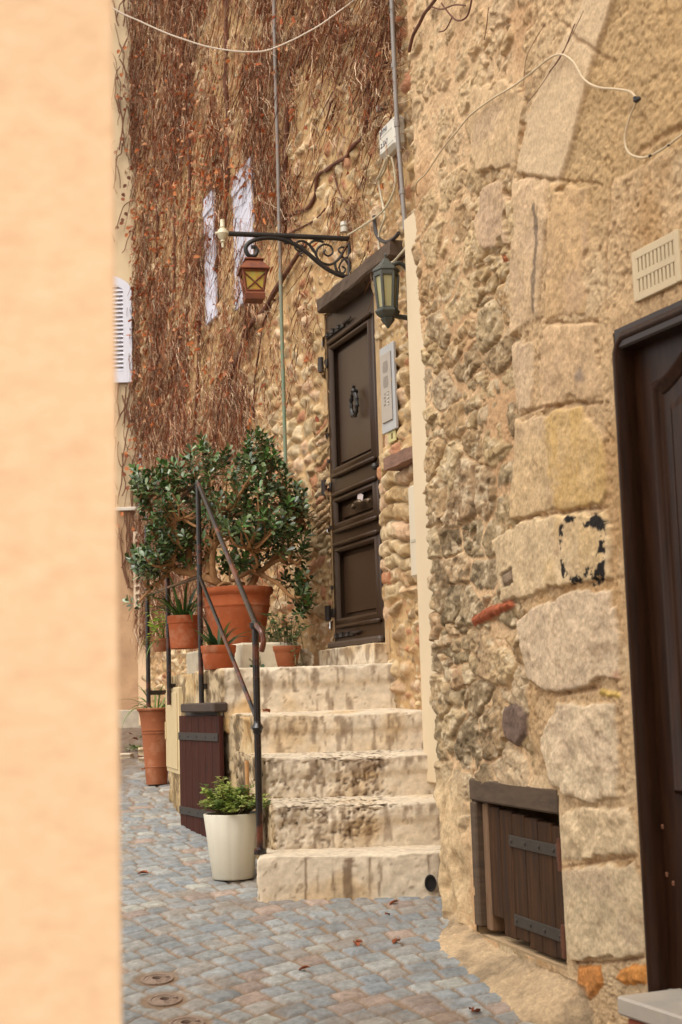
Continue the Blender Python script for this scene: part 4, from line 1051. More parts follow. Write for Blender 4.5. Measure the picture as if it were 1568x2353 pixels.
def build_far_door():
    L = WF; u0, u1, v0, v1 = F_DOOR
    paint = mat('brown door paint', T(66, 46, 29), .40, .12, 6, 50, .15, .002, stretch=(8, 8, .8), spots=T(64, 46, 32), spotscale=3, spotlim=(.5, .75), spec=.32)
    iron = mat('black hinge iron', T(58, 50, 44), .5, .3, 30, 80, .3, metal=.2, spots=T(92, 48, 34), spotscale=24)
    mb = MB(); hf, hb = .004, -.05
    P = [(2.29, 3.09), (1.945, 2.125), (1.36, 1.815)]
    a, b = u0 + .085, u1 - .095
    wbox(mb, L, u0, a, v0, v1, hb, hf); wbox(mb, L, b, u1, v0, v1, hb, hf)
    zs = [v0] + [z for p in sorted(P) for z in p] + [v1]
    for k in range(0, len(zs), 2): wbox(mb, L, a, b, zs[k], zs[k + 1], hb, hf - .0005)
    d = obj('door', mb, paint, ivy_house, label='tall brown painted door with three moulded panels')
    for lo, hi in P:
        mb = MB(); wbox(mb, L, a, b, lo, hi, hb, -.026)
        wbox(mb, L, a + .05, b - .05, lo + .05, hi - .05, -.026, -.014, .010)
        obj('door_panel', mb, paint, d)
        mb = MB()
        moulding(mb, [(L.p(u, v, hf), N3(L)) for u, v in ((a, lo), (b, lo), (b, hi), (a, hi))], [(o * 1.0, h * 1.1) for o, h in PROF])
        wbox(mb, L, a - .025, b + .02, hi + .012, hi + .036, hf, hf + .034, .008); wbox(mb, L, a - .015, b + .015, lo - .036, lo - .012, hf, hf + .030, .008)
        obj('panel_moulding', mb, paint, d, True, 45)
    # ornate bolts, sill bar
    for vz in (3.175, 1.285):
        mb = MB(); wbox(mb, L, u1 - .34, u1 - .02, vz - .016, vz + .016, hf, hf + .012, .003)
        for k, s in ((.10, .024), (.2, .03), (.30, .022)): lathe(mb, L.p(u1 - .36 + k, vz - s / 2, hf + .016), [(0, 0), (s * .6, .002), (s * .5, s * .5), (s * .6, s), (0, s + .003)], 8)
        tube(mb, [L.p(u1 - .36, vz, hf + .016), L.p(u1 - .48, vz + .004, hf + .016)], [.012, .005], 8)
        obj('bolt', mb, iron, d, True)
    mb = MB(); wbox(mb, L, u0 + .03, u1 + .03, v0 + .004, v0 + .048, hf, hf + .045, .014); obj('weather_bar', mb, mat('worn bar paint', T(84, 68, 56), .5, .25, 20), d)
    # knocker: twisted ring on a boss
    ku, kv = L.uv(812, 925, .03)
    mb = MB(); ring = []; rr = []
    for k in range(33):
        t = 2 * PI * k / 32 + PI / 2
        ring.append(L.p(ku + .048 * math.cos(t), kv - .012 + .068 * math.sin(t), .026)); rr.append(.0125 + .003 * math.cos(k * 2 * PI / 3))
    tube(mb, ring, rr, 8)
    lathe(mb, L.p(ku, kv + .052, .024), [(0, -.002), (.016, .004), (.021, .018), (.015, .032), (.008, .036), (.012, .046), (0, .056)], 12)
    tube(mb, [L.p(ku, kv + .07, 0), L.p(ku, kv + .07, .03)], .012, 8)
    obj('knocker', mb, mat('polished black iron', T(54, 50, 46), .28, .2, 30, 60, .15, metal=.5), d, True)
    # letter slot handle with a white letter
    hu, hv = L.uv(826, 1157, .02)
    mb = MB(); tube(mb, smooth_path([L.p(hu + .13, hv - .006, .0), L.p(hu + .11, hv - .006, .018), L.p(hu, hv - .002, .026), L.p(hu - .11, hv + .004, .018), L.p(hu - .13, hv + .004, .0)], 4), [.010] * 17, 8)
    box(mb, L.p(hu, hv + .004, .030), D3(L), N3(L), (0, 0, 1), .10, .03, .034, .013)
    for s in (-1, 1): box(mb, L.p(hu + s * .12, hv, .012), D3(L), N3(L), (0, 0, 1), .035, .024, .034, .011)
    obj('handle', mb, mat('aged brass', T(104, 84, 62), .4, .3, 30, 60, .2, metal=.6), d, True)
    mb = MB(); c = L.p(hu + .0, hv + .040, .012); ax = (D3(L) * .8 + Vector((0, 0, 1)) * .35).normalized(); az = ax.cross(N3(L)).normalized()
    box(mb, c, ax, N3(L), az, .085, .002, .045); obj('letter', mb, mat('white paper', T(226, 206, 200), .8, .04), d)
    mb = MB(); ku2, kv2 = L.uv(864, 1072, .01); lathe(mb, L.p(ku2, kv2 - .02, .016), [(0, 0), (.018, .006), (.022, .02), (.014, .038), (0, .042)], 10); tube(mb, [L.p(ku2, kv2, -.01), L.p(ku2, kv2, .03)], .009, 8)
    obj('knob', mb, iron, d, True)
    for px, py, big in ((741, 836, 1), (753, 1118, 1), (765, 1408, 1), (764, 1052, 0), (763, 990, 0), (772, 1205, 0), (776, 1345, 0)):
        mb = MB(); uh, vh = L.uv(px, py, .035)
        if big:
            tube(mb, [L.p(u1 + .045, vh - .045, .03), L.p(u1 + .045, vh + .05, .03)], .020, 10); wbox(mb, L, u1 - .02, u1 + .045, vh - .025, vh + .03, .005, .016, .003)
            wbox(mb, L, u1 + .045, u1 + .085, vh - .04, vh + .035, .012, .04, .005)
        else: tube(mb, [L.p(u1 + .006, vh - .012, .012), L.p(u1 + .006, vh + .012, .012)], .010, 8)
        obj('hinge', mb, iron, d, True)
    # timber lintel
    mb = MB(); (ua, _), (ub, _) = L.uv(729, 735, .12), L.uv(897, 600, .12)
    n = 16; vs = []
    for k in range(n + 1):
        u = ua + (ub - ua) * k / n; j = lambda: .004 * random.uniform(-1, 1)
        for v, h in ((3.290, .0), (3.286, .105), (3.295, .118), (3.366, .118), (3.376, .106), (3.380, .0)): vs.append(L.p(u, v + j(), h + j()))
    fs = [(i * 6 + q, i * 6 + q + 1, i * 6 + 7 + q, i * 6 + 6 + q) for i in range(n) for q in range(5)] + [tuple(range(6)), tuple(n * 6 + q for q in range(6))[::-1]]
    mb.add(vs, fs)
    obj('lintel', mb, mat('grey weathered beam', T(92, 72, 54), .82, .3, 9, 80, .5, .004, stretch=(1, 1, 5), spots=T(64, 50, 42), spotscale=6), ivy_house)
build_far_door()

def build_cabinet():
    L = WF
    t = thing('wall_cabinet', 'white flat utility cabinet in a niche right of the brown door', 'cabinet', L.p(-.38, 1.53, .03))
    (u0, vt), (ub, vb) = L.uv(936, 1118, .1), L.uv(958, 1325, .1)
    mb = MB(); wbox(mb, L, u0 - .30, u0, vb, vt, .02, .10, .012); obj('cabinet_door', mb, mat('white cabinet', T(226, 210, 182), .45, .05, 6, 40, .05), t)
    mb = MB(); wbox(mb, L, u0 - .11, u0 - .03, (vb + vt) / 2 - .06, (vb + vt) / 2 - .045, .10, .103); obj('cabinet_label', mb, mat('faded label', T(196, 184, 160), .6), t)
    (a, v1), (b, v0) = L.uv(889, 1088, .12), L.uv(945, 1085, .12)
    mb = MB(); vs = []
    for k in range(9):
        u = a + (b - .15 - a) * k / 8
        for v, h in ((2.120, .0), (2.12, .13), (2.185, .135), (2.19, .0)): vs.append(L.p(u, v + .008 * random.random(), h + .006 * random.random()))
    mb.add(vs, [(i * 4 + q, i * 4 + q + 1, i * 4 + 5 + q, i * 4 + 4 + q) for i in range(8) for q in range(3)] + [(0, 1, 2, 3), (35, 34, 33, 32)])
    o = obj('niche_lintel', mb, mat('splintered niche beam', T(140, 104, 84), .85, .35, 12, 70, .5, stretch=(1, 1, 5)), ivy_house)
build_cabinet()

def text(s, L, u, v, h, size, m, parent, ext=.001):
    cu = bpy.data.curves.new('lettering', 'FONT'); cu.body = s; cu.size = size; cu.extrude = ext; cu.materials.append(m)
    o0 = bpy.data.objects.new('lettering', cu); COL.objects.link(o0)
    me = bpy.data.meshes.new_from_object(o0.evaluated_get(bpy.context.evaluated_depsgraph_get())); bpy.data.objects.remove(o0); bpy.data.curves.remove(cu)
    me.name = 'lettering'; o = bpy.data.objects.new('lettering', me); COL.objects.link(o)
    X, Y, Zz = -D3(L), Vector((0, 0, 1)), N3(L)
    p = L.p(u, v, h)
    w = Vector((0, 0, 0)) if parent.type != 'EMPTY' else Vector(parent.location)
    o.parent = parent; o.matrix_parent_inverse = Matrix.Translation(-w)
    o.matrix_basis = Matrix(((X.x, Y.x, Zz.x, p.x), (X.y, Y.y, Zz.y, p.y), (X.z, Y.z, Zz.z, p.z), (0, 0, 0, 1)))
    return o

def build_intercom():
    L = WF; h = .052
    (u0, vt), (u1, _) = L.uv(872, 803, h), L.uv(903, 784, h); vb = L.uv(883, 997, h)[1]
    t = thing('entry_panel', 'tall grey metal door entry panel beside the brown door', 'intercom', L.p((u0 + u1) / 2, vb, h - .02))
    w = u0 - u1
    mb = MB(); wbox(mb, L, u1, u0, vb, vt, .034, h, .003); bk = obj('back_plate', mb, mat('grey metal', T(188, 188, 186), .4, .06, 5, 40, .05, metal=.1), t)
    mb = MB(); wbox(mb, L, u1 + w * .16, u0 - w * .12, vb + .055, vt - .045, h, h + .009, .006); obj('front_plate', mb, mat('warm grey plate', T(180, 168, 154), .45, .06, 5, 40, .05), t)
    ink = mat('dark print', S(122, 112, 102), .7, .05); wh = mat('white keys', T(226, 220, 206), .5, .05)
    mb = MB()
    for g in (vt - .10, vt - .185):
        for k in range(6):
            e = .012 * (1 - abs(k - 2.5) / 3); wbox(mb, L, u1 + w * .36 - e, u0 - w * .36 + e, g - k * .011, g - k * .011 + .004, h + .009, h + .0105)
    obj('speaker_slots', mb, ink, t)
    mb = MB()
    for k in range(4):
        z = vt - .285 - k * .020
        wbox(mb, L, u1 + w * .3, u1 + w * (.42 if k % 2 else .38), z, z + .008, h + .009, h + .013, .001)
    obj('key', mb, wh, t)
    for k in range(4):
        mb = MB(); z = vt - .275 - k * .020
        wbox(mb, L, u1 + w * .30, u1 + w * .44, z, z + .004, h + .009, h + .011); wbox(mb, L, u1 + w * .55, u1 + w * (.62 + .05 * (k % 2)), z - .006, z + .002, h + .009, h + .011)
        obj('marking', mb, ink, t)
    # yellow tag under it
    L_ = L; (a, va), (b, vb2) = L.uv(886, 992, h), L.uv(906, 1010, h)
    t2 = thing('paper_tag', 'small pale yellow tag stuck below the grey entry panel', 'tag', L.p(a, vb - .05, h - .02))
    mb = MB(); wbox(mb, L, b + .01, a - .012, vb - .060, vb + .010, .03, h - .012, .002); obj('tag_card', mb, mat('pale yellow card', T(214, 202, 136), .6, .06), t2)
    mb = MB(); wbox(mb, L, b + .045, b + .065, vb - .042, vb - .012, h - .012, h - .010); obj('tag_window', mb, mat('brown tag mark', T(128, 98, 56), .6), t2)
build_intercom()

def build_junction():
    L = WF; h0, h = .02, .10
    (u0, va), (u1, vb_) = L.uv(868, 297, h), L.uv(905, 262, h); vt = va; v0 = L.uv(878, 362, h)[1]
    t = thing('junction_box', 'white plastic junction box with black marks high beside the conduit', 'junction box', L.p((u0 + u1) / 2, v0, 0))
    mb = MB(); wbox(mb, L, u1, u0, v0, vt, h0, h, .022)
    m = mat('aged white plastic', T(222, 216, 200), .45, .06, 8, 40, .06, spots=T(170, 140, 110), spotscale=9, spotlim=(.62, .8))
    obj('lid', mb, m, t, False)
    w = u0 - u1
    ink = mat('black marker', S(96, 98, 104), .7, .05)
    text('MYM1', L, u0 - .03, vt - .060, h + .001, .042, ink, t); text('2.5A7', L, u0 - .04, vt - .134, h + .001, .042, ink, t)
    mb = MB(); wbox(mb, L, u1 + .03, u0 - .012, vt - .074, vt - .0715, h, h + .001); wbox(mb, L, u1 + .02, u0 - .10, vt - .150, vt - .1475, h, h + .001)
    for k in range(6): wbox(mb, L, u0 - .05, u0 - .012, vt - .15 - k * .012, vt - .148 - k * .012, h, h + .0008)
    obj('printed_line', mb, mat('faint grey print', T(160, 158, 150), .6), t)
    # cables that leave the box
    wm = mat('old white cable', T(214, 198, 164), .6, .12, 20, 40, .1)
    def cable(name, pts, r, m_, lab, hh=.1, n=6):
        mb = MB(); tube(mb, smooth_path([WF.p(*WF.uv(x, y, h_), h_) for x, y, h_ in pts], 6), r, n); o = obj(name, mb, m_, None, True)
        return tag(o, lab, 'cable')
    cable('lamp_cable', [(893, 358, .12), (885, 390, .10), (872, 420, .09), (880, 470, .08), (884, 500, .10), (872, 535, .10), (872, 575, .10), (880, 598, .10), (900, 604, .12), (920, 585, .12), (936, 565, .10)], .007, wm, 'white cable drooping in a loop from the junction box to the wall lantern')
    cable('thin_cable', [(900, 360, .12), (908, 400, .10), (905, 440, .10), (880, 485, .11), (840, 515, .12), (800, 540, .14)], .006, wm, 'thin white cable slanting from the junction box down to the lamp bracket')
    cable('black_cable', [(860, 496, .1), (866, 540, .1), (885, 556, .1), (905, 548, .1), (917, 535, .1)], .011, mat('black cable rubber', T(58, 50, 46), .5, .2), 'short thick black cable sagging above the wall lantern')
    cable('cable_tail', [(888, 362, .12), (878, 392, .12), (866, 414, .1)], .006, wm, 'loose pale wire end hanging just under the junction box')
build_junction()

def build_pipes():
    L = WF
    g = mat('painted steel conduit', T(146, 138, 130), .5, .15, 9, 40, .15, spots=T(150, 96, 70), spotscale=8, spotlim=(.6, .75))
    mb = MB()
    pts = [(898, -60), (903, 60), (908, 180), (914, 300), (922, 400), (928, 480), (932, 528)]
    tube(mb, smooth_path([L.p(*L.uv(x, y, .10), .10) for x, y in pts], 4), .0125, 10)
    for (x, y) in ((906, 150), (925, 440), (913, 285)):
        u, v = L.uv(x, y, .10); lathe(mb, L.p(u, v - .02, .10), [(.0125, 0), (.017, .004), (.017, .030), (.0125, .034)], 12)
    tag(obj('conduit', mb, g, None, True), 'grey metal conduit running down from the roof to the beige trunking', 'pipe')
    # beige trunking
    (u0, _), (u1, _) = L.uv(953, 1200, .145), L.uv(995, 1200, .09)
    vt = L.uv(930, 520, .1)[1]; vb = L.uv(990, 1796, .1)[1]
    mb = MB(); wbox(mb, L, u1 - .09, u0, vb, vt, .05, .145, .006)
    o = obj('cable_trunking', mb, mat('beige trunking', T(232, 208, 170), .55, .05, 3, 30, .05, spots=T(150, 130, 104), spotscale=40, spotlim=(.70, .74)), None)
    tag(o, 'tall plain beige trunking strip beside the stone house corner', 'trunking')
    # slim pole on the creeper wall
    mb = MB(); pts = [(628, -80), (632, 120), (638, 330), (643, 560), (648, 760), (653, 930), (657, 1075)]
    tube(mb, [L.p(*L.uv(x, y, .09), .09) for x, y in pts], .0125, 10)
    m, nt, bs = newmat('grey green pole paint'); tc = N(nt, 'ShaderNodeTexCoord').outputs['Object']
    sp = N(nt, 'ShaderNodeSeparateXYZ'); nt.links.new(tc, sp.inputs[0])
    mr = N(nt, 'ShaderNodeMapRange'); mr.inputs[1].default_value = 3.3; mr.inputs[2].default_value = 4.1; nt.links.new(sp.outputs[2], mr.inputs[0])
    c = mixc(nt, mr.outputs[0], T(120, 138, 110), T(140, 130, 122)); c = mixc(nt, ramp(nt, noise_node(nt, tc, 30), [(.5, (0,) * 3), (.75, (1,) * 3)]), c, T(160, 120, 90))
    nt.links.new(c, bs.inputs[0]); bs.inputs['Roughness'].default_value = .6
    p = obj('slim_pipe', mb, m, None, True); tag(p, 'slim grey green pipe rising straight up the creeper wall', 'pipe')
    # white cable hung across the alley
    mb = MB(); Y = 8.15
    pts = [(150, -60), (262, 20), (320, 48), (380, 75), (430, 93), (480, 108), (520, 115), (560, 119), (610, 117), (660, 98), (700, 78), (740, 55), (780, 26), (815, 0), (858, -36)]
    tube(mb, smooth_path([atY(x, y, Y) for x, y in pts], 4), .0055, 8)
    tag(obj('slack_cable', mb, mat('white cable sheath', T(224, 206, 184), .55, .06, 20), None, True), 'white cable hanging slack across the alley near the top', 'cable')
    # cable clipped to the stone house
    pts = [(926, 540), (934, 488), (955, 430), (982, 395), (1020, 338), (1052, 300), (1082, 264), (1130, 228), (1180, 198), (1226, 162), (1262, 134), (1290, 125), (1318, 143), (1340, 180), (1372, 200), (1420, 205), (1450, 212), (1465, 230)]
    pts2 = [(1465, 230), (1448, 268), (1436, 318), (1444, 350), (1470, 362), (1494, 358), (1530, 338), (1570, 308), (1640, 262)]
    mb = MB()
    def nl(x, y, h=.052):
        L_ = WA
        u, v = WA.uv(x, y, h)
        if u > 1.45: u, v = WB.uv(x, y, h); u += 1.45
        return near_p(u, v, h)
    tube(mb, smooth_path([nl(x, y) for x, y in pts], 5), .0038, 8)
    tube(mb, smooth_path([nl(x, y) for x, y in pts2], 5), .0038, 8)
    ca = obj('wall_cable', mb, mat('cream cable sheath', T(220, 196, 158), .6, .06, 20), None, True); tag(ca, 'cream cable looping over the rubble wall towards the dark door', 'cable')
    blk = mat('black clip', S(38, 32, 28), .5, .1)
    for k, (x, y, s) in enumerate(((1465, 229, .02), (1494, 358, .010), (1536, 334, .008))):
        mb = MB(); q = nl(x, y, .056); n_ = Vector((*WB.N, 0)); tg = Vector((*WB.D, 0))
        box(mb, q, tg, n_, (0, 0, 1), s * 1.4, s * .8, s * .8, s * .25)
        if k == 0: box(mb, q - tg * .008 + Vector((0, 0, .004)), tg, n_, (0, 0, 1), .010, .02, .02, .003)
        obj('cable_clip', mb, blk, ca)
build_pipes()

# ================================================================== LAMPS
IRON = mat('cast iron black', T(52, 47, 43), .5, .3, 14, 60, .4, .003, metal=.15, spots=T(96, 84, 74), spotscale=14, spotlim=(.6, .8))
def build_bracket():
    L = WF; uw = L.uv(803, 590, .03)[0]
    base = L.p(uw, 3.5, .03); bx = N3(L)                      # bracket plane spanned by the wall normal and z
    B = Line((L.p(uw, 0, 0).x, L.p(uw, 0, 0).y), (L.N[0], L.N[1]), (-L.D[0], -L.D[1]))
    t = thing('lamp_bracket', 'black cast iron scroll bracket standing out from the wall', 'bracket', base)
    def bp(x, y): return B.p(*B.uv(x, y))
    mb = MB(); tube(mb, [bp(522, 537), bp(660, 542), bp(804, 549)], .0155, 12); obj('arm', mb, IRON, t, True)
    mb = MB(); tube(mb, smooth_path([bp(*q) for q in ((803, 637), (780, 632), (752, 618), (728, 600), (706, 581), (682, 564), (655, 552), (628, 547), (600, 548), (578, 555), (566, 566), (566, 578), (574, 588), (586, 587), (591, 577), (587, 568), (578, 568))], 5), [.0135] * 20 + [.013] * 40 + [.012] * 21, 10)
    tube(mb, [bp(803, 545), bp(803, 642)], .011, 8)
    obj('brace', mb, IRON, t, True)
    mb = MB()
    def scroll(pts, r=.0085): tube(mb, smooth_path([bp(*q) for q in pts], 5), [r * (1 - .35 * k / (len(pts) * 5 - 4)) for k in range(len(pts) * 5 - 4)], 8)
    scroll([(800, 560), (790, 577), (776, 598), (758, 608), (738, 602), (728, 588), (730, 572), (744, 562), (760, 566), (765, 580), (755, 588), (745, 582), (748, 574)])
    scroll([(728, 588), (718, 570), (700, 555), (684, 556), (678, 568), (688, 577), (698, 571), (694, 563)])
    scroll([(744, 556), (724, 553), (712, 562), (722, 580)])
    scroll([(672, 556), (662, 548), (652, 552), (658, 560), (666, 556)], .007)
    scroll([(776, 598), (786, 590), (796, 600), (802, 612)]); scroll([(770, 604), (774, 622), (788, 628), (794, 618), (786, 612)])
    scroll([(803, 590), (790, 596), (780, 612), (784, 628)], .007); scroll([(700, 578), (690, 584), (694, 590)], .007); scroll([(796, 572), (786, 568), (778, 574), (784, 582), (792, 578)], .007)
    obj('scrollwork', mb, IRON, t, True)
    # pale porcelain finial at the free end
    mb = MB(); c = bp(512, 537)
    lathe(mb, c + Vector((0, 0, -.085)), [(0, 0), (.008, .002), (.009, .03), (.018, .036), (.012, .046), (.026, .062), (.036, .085), (.026, .108), (.014, .118), (.018, .124), (.014, .13), (.014, .17), (0, .172)], 14)
    tube(mb, [c - bx * .03, c + bx * .0, c + bx * .045], [.02, .022, .006], 10)
    obj('finial', mb, mat('cream porcelain', T(224, 212, 178), .35, .06, 12, 40, .05), t, True)
    # lantern hung below
    q = bp(580, 580); zc = q.z
    ln = thing('hanging_lantern', 'rusty tin lantern with amber glass hanging from the scroll bracket', 'lantern', (q.x, q.y, B.uv(583, 690)[1]))
    rust = mat('rusted tin', T(138, 74, 42), .8, .22, 16, 90, .35, .003, spots=T(104, 58, 46), spotscale=14, spotlim=(.5, .7))
    f = 3268 / q.y
    z = lambda y: B.uv(583, y)[1]
    ctr = (q.x + .004, q.y, 0); rt = .19
    sq2 = math.sqrt(2)
    mb = MB(); w = lambda px: px / f / 2 * sq2
    lathe(mb, ctr, [(w(44), z(598)), (w(46), z(601)), (w(34), z(602)), (w(68), z(622)), (w(71), z(624)), (w(70), z(626)), (w(40), z(624))], 4, rot=PI / 4 + rt)
    obj('lantern_roof', mb, rust, ln)
    mb = MB()
    def pt(k, ww, y): 
        a = PI / 4 + rt + k * PI / 2; return Vector((ctr[0] + w(ww) * math.cos(a), ctr[1] + w(ww) * math.sin(a), z(y)))
    for k in range(4):
        tube(mb, [pt(k, 56, 624), pt(k, 40, 676)], .008, 4)
        for yy, ww in ((628, 55), (673, 41)): tube(mb, [pt(k, ww, yy), pt(k + 1, ww, yy)], .008, 4)
        tube(mb, [pt(k, 54, 632), pt(k + 1, 42, 672)], .0045, 4); tube(mb, [pt(k + 1, 54, 632), pt(k, 42, 672)], .0045, 4)
    obj('lantern_cage', mb, rust, ln)
    mb = MB(); lathe(mb, ctr, [(w(40), z(673)), (w(50), z(680)), (w(49), z(682)), (w(44), z(692)), (0, z(692))], 4, rot=PI / 4 + rt); obj('lantern_base', mb, rust, ln)
    mb = MB(); lathe(mb, ctr, [(w(50), z(626)), (w(37), z(676))], 4, rot=PI / 4 + rt)
    m, nt, bs = newmat('amber glass'); tc = N(nt, 'ShaderNodeTexCoord').outputs['Object']
    c = ramp(nt, noise_node(nt, tc, 22, 3, .5), [(.35, T(196, 132, 20)), (.5, T(214, 176, 60)), (.65, T(186, 190, 70))]); nt.links.new(c, bs.inputs[0]); bs.inputs['Roughness'].default_value = .25
    bump(nt, bs, noise_node(nt, tc, 60), .4, .004)
    obj('lantern_glass', mb, m, ln)
    mb = MB(); tube(mb, [Vector((ctr[0], ctr[1], z(600))), Vector((ctr[0], ctr[1], z(586)))], .004, 6); obj('hook', mb, IRON, ln)
    # insulator on the wall above
    mb = MB(); u, v = L.uv(792, 522, .06); lathe(mb, L.p(u, v - .035, .06), [(0, 0), (.024, .004), (.026, .03), (.018, .036), (.026, .044), (.024, .066), (0, .072)], 14); tube(mb, [L.p(u, v, 0), L.p(u, v, .06)], .012, 8)
    tag(obj('insulator', mb, mat('white porcelain', T(216, 208, 190), .35, .08, 12), None, True), 'white porcelain cable insulator on the wall above the iron bracket', 'insulator')
    mb = MB(); u, v = L.uv(948, 257, .05); 
    u, v = L.uv(872, 252, .06); lathe(mb, L.p(u, v - .02, .06), [(0, 0), (.018, .004), (.02, .02), (.018, .038), (0, .042)], 12); tube(mb, [L.p(u, v, 0), L.p(u, v, .06)], .01, 8)
    tag(obj('wall_peg', mb, mat('grey peg', T(150, 136, 120), .7, .2, 20), None, True), 'small grey plug set in the wall just above the junction box', 'peg')
build_bracket()

def build_wall_lantern():
    L = WF; h = .20
    u, v = L.uv(889, 665, h); c = L.p(u, 0, h); f = 3268 / c.y
    z = lambda y: L.uv(889, y, h)[1]
    t = thing('wall_lantern', 'grey green six-sided wall lantern with frosted panes by the door top', 'lantern', L.p(u, z(750), 0))
    m = mat('grey green metal', T(84, 86, 78), .45, .2, 14, 50, .2, metal=.3, spots=T(120, 118, 108), spotscale=9, spotlim=(.55, .8))
    rot = .10; w = lambda px: px / f / 2 * 1.03
    mb = MB(); lathe(mb, (c.x, c.y, 0), [(0, z(578)), (w(8), z(583)), (w(4), z(591)), (w(14), z(594)), (w(30), z(604)), (w(50), z(613)), (w(58), z(616)), (w(62), z(618)), (w(64), z(623)), (w(58), z(625)), (w(58), z(632)), (w(52), z(633)), (w(48), z(632))], 6, rot=rot)
    obj('lantern_cap', mb, m, t, True, 25)
    mb = MB()
    pt = lambda k, ww, y: Vector((c.x + w(ww) * math.cos(rot + k * PI / 3), c.y + w(ww) * math.sin(rot + k * PI / 3), z(y)))
    for k in range(6):
        tube(mb, [pt(k, 55, 632), pt(k, 41, 712)], .0085, 6); tube(mb, [pt(k, 54, 634), pt(k + 1, 54, 634)], .006, 6); tube(mb, [pt(k, 41, 711), pt(k + 1, 41, 711)], .006, 6)
    obj('lantern_frame', mb, m, t, True)
    mb = MB(); lathe(mb, (c.x, c.y, 0), [(w(42), z(710)), (w(58), z(716)), (w(58), z(719)), (w(46), z(728)), (w(30), z(733)), (w(34), z(736)), (w(24), z(744)), (w(12), z(750)), (w(5), z(756)), (0, z(757))], 6, rot=rot); obj('lantern_base', mb, m, t, True, 25)
    g, nt, bs = newmat('frosted yellowish pane'); bs.inputs['Base Color'].default_value = (*T(206, 196, 138), 1); bs.inputs['Roughness'].default_value = .35
    bs.inputs['Transmission Weight'].default_value = .35
    mb = MB(); lathe(mb, (c.x, c.y, 0), [(w(51), z(634)), (w(38), z(711))], 6, rot=rot); obj('lantern_pane', mb, g, t)
    mb = MB(); lathe(mb, (c.x, c.y, 0), [(0, z(712)), (.02, z(711)), (.02, z(694)), (0, z(693))], 12); obj('lamp_holder', mb, IRON, t, True)
    mb = MB(); lathe(mb, (c.x, c.y, 0), [(0, z(693)), (.012, z(692)), (.026, z(672)), (.022, z(656)), (0, z(650))], 12); obj('bulb', mb, mat('opal bulb', T(228, 196, 120), .4, .04), t, True)
    mb = MB(); wbox(mb, L, u - .05, u + .05, z(745), z(640), .03, .07, .01); tube(mb, smooth_path([L.p(u, z(640), .06), L.p(u, z(612), .08), L.p(u, z(600), .12), L.p(u, z(606), .16)], 4), .012, 8); tube(mb, [L.p(u, z(730), .06), L.p(u, z(726), .16)], .014, 8)
    obj('wall_plate', mb, m, t, True)
    mb = MB(); tube(mb, smooth_path([L.p(u + .16, z(606), .10), L.p(u + .1, z(592), .13), L.p(u + .04, z(588), .17), L.p(u, z(592), .19)], 5), .004, 6); obj('lamp_wire', mb, IRON, t, True)
build_wall_lantern()

# ================================================================== HANDRAIL
def build_rail():
    m = mat('rusty black rail paint', T(34, 28, 26), .20, .25, 10, 70, .2, .002, metal=.1, spots=T(112, 60, 38), spotscale=4.5, spotlim=(.50, .62), spec=.6)
    P4b, P4t = atY(601, 1955, 6.72), atY(584, 1432, 6.72)
    t = thing('iron_handrail', 'rusty black iron handrail up the left side of the steps', 'handrail', P4b)
    X4 = (P4b.x + P4t.x) / 2
    P3t, P3b = atY(453, 1110, 8.2), atY(466, 1616, 8.2)
    P2t, P2b = atY(384, 1170, 8.97), atY(389, 1620, 8.97)
    P1t, P1b = atY(338, 1208, 9.55), atY(341, 1625, 9.55)
    def post(b, tp, r, nm='post'):
        x = (b.x + tp.x) / 2; mb = MB(); tube(mb, [(x, b.y, b.z), (x, b.y, tp.z)], r, 12); return mb, x
    mb, x4 = post(P4b, P4t, .0165)
    zc = atY(592, 1672, 6.72).z
    lathe(mb, (x4, 6.72, zc), [(.0165, -.03), (.022, -.02), (.022, -.012), (.03, 0), (.022, .014), (.018, .02), (.0165, .03)], 14)
    lathe(mb, (x4, 6.72, P4t.z), [(.0165, -.03), (.026, -.02), (.027, .0), (.018, .008)], 14); lathe(mb, (x4, 6.72, P4b.z), [(.03, -.015), (.03, .008), (.0165, .016)], 14)
    obj('post', mb, m, t, True, label='lower rail post with a round collar')
    tops = []
    for b, tp in ((P3b, P3t), (P2b, P2t), (P1b, P1t)):
        mb, x = post(b, tp, .015); obj('post', mb, m, t, True); tops.append((x, b.y, tp.z))
    A3_, A2_, A1_ = [Vector(q) for q in tops]; A4_ = Vector((x4, 6.72, P4t.z))
    zl = (A1_.z + A2_.z + A3_.z) / 3
    mb = MB(); hook = [atY(592, 1440, 6.66), atY(600, 1450, 6.62), atY(605, 1466, 6.61), atY(605, 1482, 6.61), atY(601, 1496, 6.62)]
    tube(mb, [A1_, A2_, A3_], .0135, 12)
    tube(mb, [A3_, A3_.lerp(A4_, .5), A4_] + smooth_path(hook, 4), .0135, 12)
    lathe(mb, A3_, [(0, -.016), (.016, -.008), (.017, .0), (.012, .012), (0, .017)], 12)
    obj('top_rail', mb, m, t, True)
    M1, M3, M4 = atY(340, 1368, 9.55), atY(458, 1324, 8.2), atY(593, 1655, 6.72)
    M1.x, M3.x, M4.x = A1_.x, A3_.x, x4
    mb = MB(); tube(mb, [M1, M1.lerp(M3, .5), M3], .012, 10); tube(mb, [M3, M3.lerp(M4, .5), M4], .011, 10); obj('mid_rail', mb, m, t, True)
    for (x, y, Yb, ex) in ((467, 1577, 8.2, .15), (389, 1577, 8.97, .11), (341, 1592, 9.55, .12)):
        c = atY(x, y, Yb); mb = MB(); box(mb, c + Vector((ex / 2, ex * .15, 0)), (1, .3, 0), (-.3, 1, 0), (0, 0, 1), ex, .012, .030, .003); obj('wall_bracket', mb, m, t)
build_rail()
